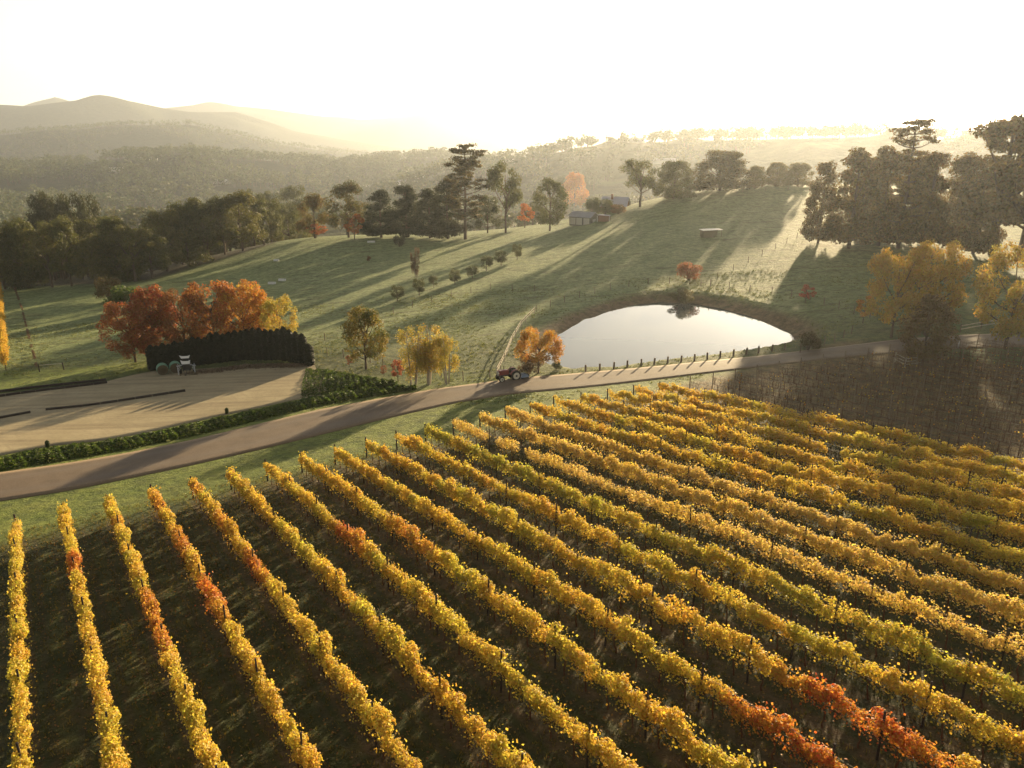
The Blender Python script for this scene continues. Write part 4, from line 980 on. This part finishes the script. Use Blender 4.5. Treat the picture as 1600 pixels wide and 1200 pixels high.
BOLL = post_mesh(0.95, 0.24, M_WOOD)
pos = [(915, 579.5), (937, 577.5), (959, 575), (980, 572.5), (1002, 570), (1022, 568.5), (1043, 566.5), (1064, 564.5), (1085, 562.5), (1105, 560), (1125, 557.5), (1146, 555), (1166, 552.5), (1185, 550), (1206, 547.5), (1226, 545)]
for i, (px, py) in enumerate(pos):
    P = G(px, py + 1.5); o = obj('bollard', BOLL, None, P); o.rotation_euler = (random.gauss(0, .03), random.gauss(0, .03), random.random())
    tag(o, f'short timber post between road and pond, {ORD[i]} from the orange tree end', 'post', 'timber posts along the pond road')
BIRD = None
o = obj('marker_post', post_mesh(1.0, 0.1, simple('white_paint', (0.75, 0.73, 0.7), 0.6)), None, G(1497, 545)); tag(o, 'white marker post at the road edge near the golden trees', 'post')

# ------------------------------------------------------------------ vine-like rows in the left field
root = thing('vine_row', 'bright yellow leafy row running away at the far left field edge', 'vine row', G(8, 578))
base = Vector(root.location); line = resample(np.array([G(10, 578)[:2], G(8, 540)[:2], G(4, 495)[:2], G(0, 450)[:2]]), 44)
ang = math.atan2(*(line[-1] - line[0])[::-1])
for q in line:
    o = obj('vine', random.choice(VF), root, Vector((q[0], q[1], H(*q))) - base); o.rotation_euler = (0, 0, ang); o.scale = (1.2, 1.3, 1.25); o.color = (0.62, 0.40, 0.04, 1); o['tint_b'] = [0.55, 0.32, 0.04, 1.0]
root = thing('vine_row', 'thin reddish-brown row beside the bright yellow row', 'vine row', G(58, 578))
base = Vector(root.location); line = resample(np.array([G(59, 578)[:2], G(46, 530)[:2], G(35, 485)[:2], G(22, 448)[:2]]), 40)
for q in line:
    if random.random() < 0.25: continue
    o = obj('vine', random.choice(VS), root, Vector((q[0], q[1], H(*q))) - base); o.rotation_euler = (0, 0, ang); o.scale = (1.1, 0.7, random.uniform(0.22, 0.42)); o.color = (0.16, 0.095, 0.05, 1); o['tint_b'] = [0.16, 0.08, 0.03, 1.0]

# timbers edging the gravel yard
def sleepers(pix, label, n, h=0.28, w=0.26):
    line = resample(np.array([G(*p)[:2] for p in pix]), n + 1); z = height(line[:, 0], line[:, 1]) + 0.05
    root = thing('timber_edging', label, 'timber edging', (*line[0], z[0])); base = np.array(root.location)
    for i in range(n):
        A = np.array([*line[i], z[i]]); B = np.array([*line[i + 1], z[i + 1]]); d = B - A; L = np.linalg.norm(d)
        mb = MB(); box(mb, (0, 0, h / 2), (L - 0.04, w, h)); o = obj('sleeper', mb.mesh('sleeper', M_DARKWOOD), root, (A + B) / 2 - base); o.rotation_euler = (random.gauss(0, .02), -math.asin(d[2] / L), math.atan2(d[1], d[0]))
sleepers([(72, 642), (140, 635), (220, 623), (290, 612)], 'long dark timber edging across the middle of the yard', 8)
sleepers([(-40, 662), (0, 655), (48, 646)], 'short dark timber edging at the left of the yard', 4)
sleepers([(-40, 618), (60, 606), (166, 595)], 'dark timber edging between the lawn and yard', 9)
sleepers([(-40, 626), (60, 612), (168, 599)], 'lower grey timber edging along the back of the yard', 9)

# ------------------------------------------------------------------ tractor with slasher
def build_tractor():
    P = G(797, 593.5); P[2] += 0.02
    A = G(780, 594); B = G(822, 588); rz = math.atan2(B[1] - A[1], B[0] - A[0])
    root = thing('tractor', 'old red tractor parked at the road edge beside the orange tree', 'tractor', P, rz)
    red = simple('red_paint', (0.20, 0.028, 0.022), 0.4, 0.5, 0.25, 2); rub = simple('tyre_rubber', (0.018, 0.017, 0.016), 0.85, 0.2); rim = simple('cream_rim', (0.60, 0.55, 0.42), 0.5, 0.4, 0.1); blk = simple('black_iron', (0.025, 0.023, 0.022), 0.5, 0.5)
    # forward is -x
    mb = MB(); box(mb, (-0.95, 0, 1.05), (1.35, 0.56, 0.50)); box(mb, (-0.95, 0, 1.34), (1.30, 0.46, 0.09), taper=0.85); obj('bonnet', mb.mesh('bonnet', red), root)
    mb = MB(); box(mb, (-1.645, 0, 1.0), (0.05, 0.5, 0.5)); obj('grille', mb.mesh('grille', simple('grille_grey', (0.35, 0.33, 0.3), 0.5)), root)
    mb = MB(); box(mb, (-0.5, 0, 0.70), (2.3, 0.34, 0.26)); box(mb, (0.45, 0, 0.68), (0.55, 0.44, 0.46)); obj('chassis', mb.mesh('chassis', blk), root)
    for s in (-1, 1):
        mb = MB(); q = np.linspace(math.radians(25), math.radians(165), 8); R0 = 0.74
        X = np.c_[0.55 + R0 * np.cos(q), 0 * q, 0.64 + R0 * np.sin(q)]
        V = np.concatenate([X + [0, s * 0.38, 0], X + [0, s * 0.72, 0], X * 1.0 + [0, s * 0.38, 0.03], X + [0, s * 0.72, 0.03]])
        F = [[i, i + 1, i + 9, i + 8] for i in range(7)] + [[i + 16, i + 24, i + 25, i + 17] for i in range(7)]; mb.add(V, F); obj('mudguard', mb.mesh('mudguard', red), root)
        for nm, x, r_, w_, yy in (('rear_wheel', 0.55, 0.64, 0.30, 0.60), ('front_wheel', -1.35, 0.36, 0.17, 0.62)):
            mb = MB(); tube(mb, [(x, s * yy - w_ / 2, r_), (x, s * yy - w_ * 0.35, r_), (x, s * yy + w_ * 0.35, r_), (x, s * yy + w_ / 2, r_)], [r_ * 0.92, r_, r_, r_ * 0.92], 22)
            for a in np.arange(0, 6.28, 6.28 / 16): box(mb, (x + math.cos(a) * r_, s * yy, r_ + math.sin(a) * r_), (0.05, w_ * 0.9, 0.06), 0, -a)
            wo = obj(nm, mb.mesh(nm, rub), root)
            mb = MB(); cyl(mb, (x, s * (yy + w_ / 2 - 0.02), r_), r_ * 0.66, 0.08, 'y', 20); obj('rim', mb.mesh('rim', rim), wo)
            mb = MB(); cyl(mb, (x, s * (yy + w_ / 2 + 0.03), r_), r_ * 0.2, 0.06, 'y', 12); obj('hub', mb.mesh('hub', blk), wo)
    mb = MB(); tube(mb, [(-1.35, -0.6, 0.42), (-1.35, 0.6, 0.42)], 0.05, 6); tube(mb, [(0.55, -0.6, 0.64), (0.55, 0.6, 0.64)], 0.09, 8); obj('axle', mb.mesh('axle', blk), root)
    mb = MB(); box(mb, (0.42, 0, 1.16), (0.42, 0.44, 0.10)); box(mb, (0.62, 0, 1.34), (0.08, 0.42, 0.30)); obj('seat', mb.mesh('seat', blk), root)
    mb = MB(); tube(mb, [(-0.25, 0, 1.25), (0.02, 0, 1.58)], 0.025, 6); a = np.linspace(0, 6.283, 17); X = np.c_[0.04 + 0.12 * np.cos(a) * 0.6, 0.2 * np.sin(a), 1.58 + 0.14 * np.cos(a) * 0.6]; tube(mb, X, 0.018, 5, 0, False); obj('steering_wheel', mb.mesh('steering_wheel', blk), root)
    mb = MB(); tube(mb, [(-0.8, 0.12, 1.35), (-0.8, 0.12, 1.85)], 0.035, 8); obj('exhaust_pipe', mb.mesh('exhaust_pipe', blk), root)
    for s in (-1, 1):
        mb = MB(); cyl(mb, (-1.66, s * 0.33, 1.12), 0.09, 0.1, 'x', 12); obj('headlight', mb.mesh('headlight', rim), root)
    # mounted slasher behind
    t2 = root.matrix_basis
    c, s_ = math.cos(rz), math.sin(rz)
    L = (P[0] + 1.75 * c, P[1] + 1.75 * s_, H(P[0] + 1.75 * c, P[1] + 1.75 * s_) + 0.05)
    r2 = thing('slasher', 'blue-grey mower deck hitched behind the red tractor', 'mower', L, rz)
    blue = simple('blue_paint', (0.16, 0.22, 0.30), 0.35, 0.6, 0.2, 3)
    mb = MB(); box(mb, (0, 0, 0.34), (1.05, 1.3, 0.24), taper=0.9); box(mb, (0, 0, 0.49), (0.5, 0.6, 0.1), taper=0.8); obj('deck', mb.mesh('deck', blue), r2)
    mb = MB(); tube(mb, [(-0.45, 0, 0.46), (-0.42, 0, 1.05), (0.35, 0, 0.46)], 0.04, 6); tube(mb, [(-0.9, -0.25, 0.6), (-0.4, -0.3, 0.5)], 0.04, 6); tube(mb, [(-0.9, 0.25, 0.6), (-0.4, 0.3, 0.5)], 0.04, 6); obj('hitch_frame', mb.mesh('hitch_frame', blk), r2)
    for s in (-1, 1):
        mb = MB(); box(mb, (0, s * 0.67, 0.10), (1.05, 0.05, 0.24)); obj('skid', mb.mesh('skid', blk), r2)
    mb = MB(); cyl(mb, (0.72, 0, 0.17), 0.17, 0.1, 'y', 14); box(mb, (0.6, 0.1, 0.3), (0.3, 0.04, 0.3)); obj('tail_wheel', mb.mesh('tail_wheel', rub), r2)
build_tractor()

# hay bales and implement in the yard
def bale(px, py, lab):
    P = G(px, py); root = thing('hay_bale', lab, 'hay bale', P, math.radians(-62), 'wrapped round bales')
    mb = MB(); R = 0.78; L = 1.25
    for k in range(5):     # bands of net wrap, slightly proud of each other
        x0 = -L / 2 + k * L / 5; rr = R + (0.012 if k % 2 else 0.0); tube(mb, [(x0, 0, R), (x0 + L / 5 - 0.01, 0, R)], rr, 26)
    obj('wrap', mb.mesh('wrap', simple('green_wrap', (0.13, 0.26, 0.17), 0.45, 0.4, 0.35, 2.5)), root)
    mb = MB()
    for k in range(6): tube(mb, [(L / 2 - 0.02, 0, R), (L / 2 + 0.015 + 0.012 * (k % 2), 0, R)], R * (0.95 - k * 0.15), 24)
    obj('hay_face', mb.mesh('hay_face', simple('old_hay', (0.10, 0.075, 0.045), 0.95, 0.05, 0.5, 9)), root)
bale(255, 585, 'green-wrapped round bale at the hedge end')
bale(275, 582, 'green-wrapped round bale next to the white implement')
def implement():
    P = G(293, 584); root = thing('farm_implement', 'trailed farm implement with two white panels before the dark hedge', 'farm implement', P, math.radians(12))
    wh = simple('white_panel', (0.72, 0.70, 0.66), 0.5, 0.4, 0.12); blk = simple('black_iron', (0.025, 0.023, 0.022)); rub = simple('tyre_rubber', (0.018, 0.017, 0.016)); gr = simple('galvanised', (0.45, 0.45, 0.45), 0.4, 0.5, 0.2, 4, 0.5)
    for z0, z1, w0, w1, nm in ((2.35, 2.80, 0.52, 0.72, 'upper_panel'), (1.5, 2.08, 0.52, 0.66, 'lower_panel')):
        mb = MB(); V = [(-w0, 0, z0), (w0, 0, z0), (w1, 0, z1), (w1 * 0.55, 0, z1 - 0.14), (-w1 * 0.55, 0, z1 - 0.14), (-w1, 0, z1)]
        V = np.array(V) + [0, -0.30, 0]; V2 = V + [0, 0.06, 0]; mb.add(np.r_[V, V2], [[0, 1, 2, 3, 4, 5]]); mb.add(V2, [[5, 4, 3, 2, 1, 0]]); mb.add(np.r_[V, V2], [[i, i + 6, (i + 1) % 6 + 6, (i + 1) % 6] for i in range(6)])
        obj(nm, mb.mesh(nm, wh), root)
    mb = MB()
    for x in (-0.42, 0.42): box(mb, (x, -0.18, 1.65), (0.08, 0.08, 2.3))
    box(mb, (0, -0.18, 0.6), (1.1, 0.12, 0.12)); box(mb, (0, -0.18, 2.2), (0.8, 0.08, 0.08)); obj('mast', mb.mesh('mast', blk), root)
    mb = MB(); box(mb, (0, 0.25, 1.0), (0.95, 0.7, 0.85), taper=1.15); obj('hopper', mb.mesh('hopper', blk), root)
    mb = MB(); tube(mb, [(0, -0.2, 0.5), (0.05, -0.9, 0.42), (0.05, -1.5, 0.2)], 0.05, 6); tube(mb, [(-0.5, -0.2, 0.55), (-0.1, -1.2, 0.4)], 0.035, 6); obj('drawbar', mb.mesh('drawbar', blk), root)
    for s in (-1, 1):
        mb = MB(); tube(mb, [(s * 0.95, 0.1, 0.36 - 0.001), (s * 0.78, 0.1, 0.36)], 0.36, 18); w_ = obj('wheel', mb.mesh('wheel', rub), root)
        mb = MB(); cyl(mb, (s * 0.96, 0.1, 0.36), 0.2, 0.05, 'x', 14); obj('rim', mb.mesh('rim', wh), w_)
        mb = MB()
        for k in range(4): tube(mb, [(s * (0.75 + 0.1 * k), -0.15, 1.0 + 0.18 * k), (s * (1.05 + 0.06 * k), -0.3, 0.5 + 0.25 * k)], 0.03, 5)
        tube(mb, [(s * 0.5, -0.15, 1.35), (s * 1.25, -0.2, 1.2)], 0.05, 6); box(mb, (s * 1.1, -0.35, 0.55), (0.12, 0.1, 1.0)); obj('folded_arm', mb.mesh('folded_arm', gr), root)
implement()
# heap of dirt and straw under the hedge
mb = MB(); n = 2600; q = rng.random(n); px = 300 + 190 * q
L0 = resample(np.array([G(300, 584)[:2], G(390, 573)[:2], G(482, 572)[:2]]), 60); i = (q * 59).astype(int)
X = L0[i] + rng.normal(size=(n, 2)) * [0.8, 0.7]; zz = height(X[:, 0], X[:, 1]) + 0.05 + 0.35 * rng.random(n) * np.exp(-((X - L0[i]) ** 2).sum(1))
leaves(mb, np.c_[X, zz], np.c_[rng.normal(size=(n, 2)) * .6, np.ones(n)], 0.16 * rng.uniform(.5, 1.5, n), 0, 0.6, 0.1)
o = obj('straw_litter', mb.mesh('straw_litter', M_VINE), kind='stuff'); o.color = (0.16, 0.11, 0.065, 1); o['tint_b'] = [0.30, 0.22, 0.14, 1.0]; o['label'] = 'straw and dirt heaped under the dark hedge'

# ------------------------------------------------------------------ farm buildings
def gable(root, L, W, eave, ridge, wall, roof, over=0.35):
    mb = MB(); x, y = L / 2, W / 2
    mb.add([(-x, -y, -0.4), (x, -y, -0.4), (x, y, -0.4), (-x, y, -0.4), (-x, -y, eave), (x, -y, eave), (x, y, eave), (-x, y, eave), (-x, 0, ridge - 0.05), (x, 0, ridge - 0.05)], [[0, 1, 5, 4], [2, 3, 7, 6]])
    mb.add([(x, -y, -0.4), (x, y, -0.4), (x, y, eave), (x, 0, ridge - 0.05), (x, -y, eave)], [[0, 1, 2, 3, 4]]); mb.add([(-x, -y, -0.4), (-x, y, -0.4), (-x, y, eave), (-x, 0, ridge - 0.05), (-x, -y, eave)], [[4, 3, 2, 1, 0]])
    obj('wall', mb.mesh('wall', wall), root)
    mb = MB(); xo = x + over; sl = (ridge - eave) / y; yo = y + over; ze = eave - over * sl
    n = 24; xs = np.linspace(-xo, xo, n + 1)
    for s in (-1, 1):
        for i in range(n):   # ribs of corrugated sheet
            zz = 0.03 if i % 2 else 0.0
            mb.add([(xs[i], s * yo, ze + zz), (xs[i + 1], s * yo, ze + zz), (xs[i + 1], 0, ridge + zz), (xs[i], 0, ridge + zz), (xs[i], s * yo, ze - 0.06), (xs[i + 1], s * yo, ze - 0.06), (xs[i + 1], 0, ridge - 0.06), (xs[i], 0, ridge - 0.06)], BOXF)
    return obj('roof', mb.mesh('roof', roof), root)
grey_roof = simple('grey_roof_sheet', (0.27, 0.26, 0.27), 0.5, 0.4, 0.2, 0.8, 0.2); lav = simple('blue_roof_sheet', (0.46, 0.43, 0.46), 0.45, 0.4, 0.1, 0.5, 0.2)
conc = simple('grey_wall', (0.20, 0.18, 0.155), 0.9, 0.1); cream = simple('cream_door', (0.46, 0.42, 0.34), 0.7, 0.2, 0.1)
P = G(912, 350); root = thing('farm_shed', 'small grey gabled shed with pale roller doors by the orange tree', 'shed', P, math.radians(-32))
gable(root, 8.5, 6.2, 2.9, 4.4, conc, grey_roof); root.scale = (0.86, 0.86, 0.86)
for i, x in enumerate((-2.9, -0.3, 2.6)):
    mb = MB()
    for k in range(8): box(mb, (x, -3.13, 0.15 + 0.3 * k), (2.3, 0.05 + 0.02 * (k % 2), 0.29))
    obj('roller_door', mb.mesh('roller_door', cream), root)
mb = MB(); box(mb, (4.27, -0.4, 1.25), (0.06, 2.4, 1.5)); w_ = obj('window', mb.mesh('window', simple('pale_pane', (0.5, 0.5, 0.48), 0.2, 0.5)), root)
mb = MB()
for dy, dz, sy, sz in ((0, 0.78, 2.56, 0.08), (0, -0.78, 2.56, 0.08), (1.24, 0, 0.08, 1.48), (-1.24, 0, 0.08, 1.48), (0, 0, 0.06, 1.48)): box(mb, (4.29, -0.4 + dy, 1.25 + dz), (0.08, sy, sz))
obj('frame', mb.mesh('frame', conc), w_)
P = G(944, 346); root = thing('garden_lean_to', 'low red-brown lean-to beside the shed gable', 'lean-to', P, math.radians(-20))
rust = simple('rust_board', (0.19, 0.09, 0.055), 0.85, 0.15)
mb = MB(); box(mb, (0, 0, 0.9), (3.2, 2.0, 1.8)); obj('wall', mb.mesh('wall', rust), root); mb = MB(); box(mb, (0, 0, 1.88), (3.5, 2.3, 0.08), 0, 0.06); obj('roof', mb.mesh('roof', grey_roof), root)
for x in (-1.85, 1.85):
    mb = MB(); box(mb, (x, -1.3, 0.8), (0.1, 0.1, 1.9)); obj('post', mb.mesh('post', simple('white_paint', (0.75, 0.73, 0.7))), root)
P = PY(961, 326, 258); P[2] = H(P[0], P[1]); root = thing('farmhouse', 'house with lavender metal roof and brick chimney behind the shed', 'house', P, math.radians(-18))
root.scale = (0.85, 0.85, 0.85); rf = gable(root, 9.5, 8.5, 2.0, 4.9, simple('brick_wall', (0.25, 0.12, 0.07), 0.9, 0.1), lav, 0.6)
mb = MB(); box(mb, (-1.0, -1.6, 4.9), (0.8, 0.6, 1.9)); box(mb, (-1.0, -1.6, 5.9), (1.2, 0.95, 0.12)); obj('chimney', mb.mesh('chimney', rust), rf)
for x in (-2.8, 0.2, 3.0):
    mb = MB(); box(mb, (x, -4.28, 1.0), (1.3, 0.06, 1.0)); obj('window', mb.mesh('window', simple('dark_glass', (0.03, 0.035, 0.04), 0.1, 0.5)), root)
P = G(1110, 370); root = thing('field_shelter', 'small open field shelter with pale flat roof on the slope', 'shelter', P, math.radians(8)); root.scale = (0.85, 0.85, 0.75)
sh = simple('shelter_board', (0.15, 0.125, 0.07), 0.9, 0.1)
mb = MB(); box(mb, (0, 0, 2.32), (5.8, 3.4, 0.12), 0, -0.03); obj('roof', mb.mesh('roof', simple('pale_roof_sheet', (0.62, 0.58, 0.52), 0.5, 0.3)), root)
mb = MB(); box(mb, (0, 1.5, 1.1), (5.2, 0.1, 2.3)); box(mb, (-2.6, 0, 1.1), (0.1, 2.9, 2.3)); box(mb, (-1.0, -1.45, 1.1), (3.1, 0.1, 2.3)); obj('wall', mb.mesh('wall', sh), root)
for x in (0.6, 2.6):
    mb = MB(); box(mb, (x, -1.45, 1.1), (0.14, 0.14, 2.3)); obj('post', mb.mesh('post', sh), root)
# troughs in the meadow
def trough(px, py, lab, L=1.8, col=(0.62, 0.60, 0.55)):
    root = thing('trough', lab, 'trough', G(px, py), random.uniform(-.2, .3)); m = simple('trough_shell', col, 0.7); mb = MB()
    box(mb, (0, -0.3, 0.28), (L, 0.06, 0.5)); box(mb, (0, 0.3, 0.28), (L, 0.06, 0.5)); box(mb, (-L / 2 + 0.03, 0, 0.28), (0.06, 0.54, 0.5)); box(mb, (L / 2 - 0.03, 0, 0.28), (0.06, 0.54, 0.5)); box(mb, (0, 0, 0.06), (L - 0.12, 0.54, 0.06)); obj('shell', mb.mesh('shell', m), root)
    mb = MB(); box(mb, (0, 0, 0.42), (L - 0.12, 0.54, 0.02)); obj('water', mb.mesh('water', simple('trough_water', (0.04, 0.045, 0.04), 0.05, 0.5)), root)
trough(425, 444, 'white trough in the meadow above the yellow-green tree'); trough(441, 439, 'white trough next to another at the meadow dip'); trough(432, 408, 'small pale trough high in the left meadow', 1.5); trough(580, 379, 'pale trough under the black-green conifers', 2.4)
T('shrub', 577, 408, 400, 7, 'shrub', 'tiny dark stump-like bush alone in the meadow', 'shrub', DARK, RUST)
# far houses in the valley
for i, (px, py, D, L, lab) in enumerate([(345, 268, 900, 22, 'white far house among valley trees, largest roof'), (232, 252, 1050, 26, 'long pale far roof on the wooded rise'), (182, 262, 980, 20, 'grey far roof left of the wooded rise'), (635, 282, 760, 20, 'white far house beyond the black conifers'), (560, 268, 880, 30, 'long grey far roof on the valley ridge'), (655, 279, 780, 12, 'small white far house beside another white one'), (800, 240, 745, 24, 'far house roof on the pale ridge end'), (1038, 247, 640, 22, 'far white house on the hazy slope'), (985, 218, 745, 30, 'long far roof on the skyline ridge'), (270, 318, 620, 18, 'pale roof just above the left wood')]):
    d = ray(px, py); az = math.atan2(d[0], d[1]); D *= 1.72; L *= 1.35; x, y = D * math.sin(az), D * math.cos(az)
    root = thing('distant_house', lab, 'house', (x, y, H(x, y) + 1.0), random.uniform(-.3, .3), 'distant valley houses')
    gable(root, L, 13, 4.4, 7.5, simple('white_wall', (0.6, 0.57, 0.52), 0.8), grey_roof if i % 2 else simple('pale_roof_sheet', (0.62, 0.58, 0.52)))

# ------------------------------------------------------------------ haze
t = NT('haze_air'); v = t.N('ShaderNodeVolumePrincipled'); v.inputs['Color'].default_value = HAZE_COLOR; v.inputs['Density'].default_value = HAZE_DENSITY; v.inputs['Anisotropy'].default_value = HAZE_ANISO
t.L(v.outputs[0], t.out.inputs['Volume'])
zlo = ZLO - 1.0; zhi = ZHI + 22
mb = MB(); box(mb, (0, 0, (zlo + zhi) / 2), (17600, 17600, zhi - zlo)); obj('haze', mb.mesh('haze', t.m), kind='stuff')
print('haze box', zlo, zhi, 'objects', len(S.objects))
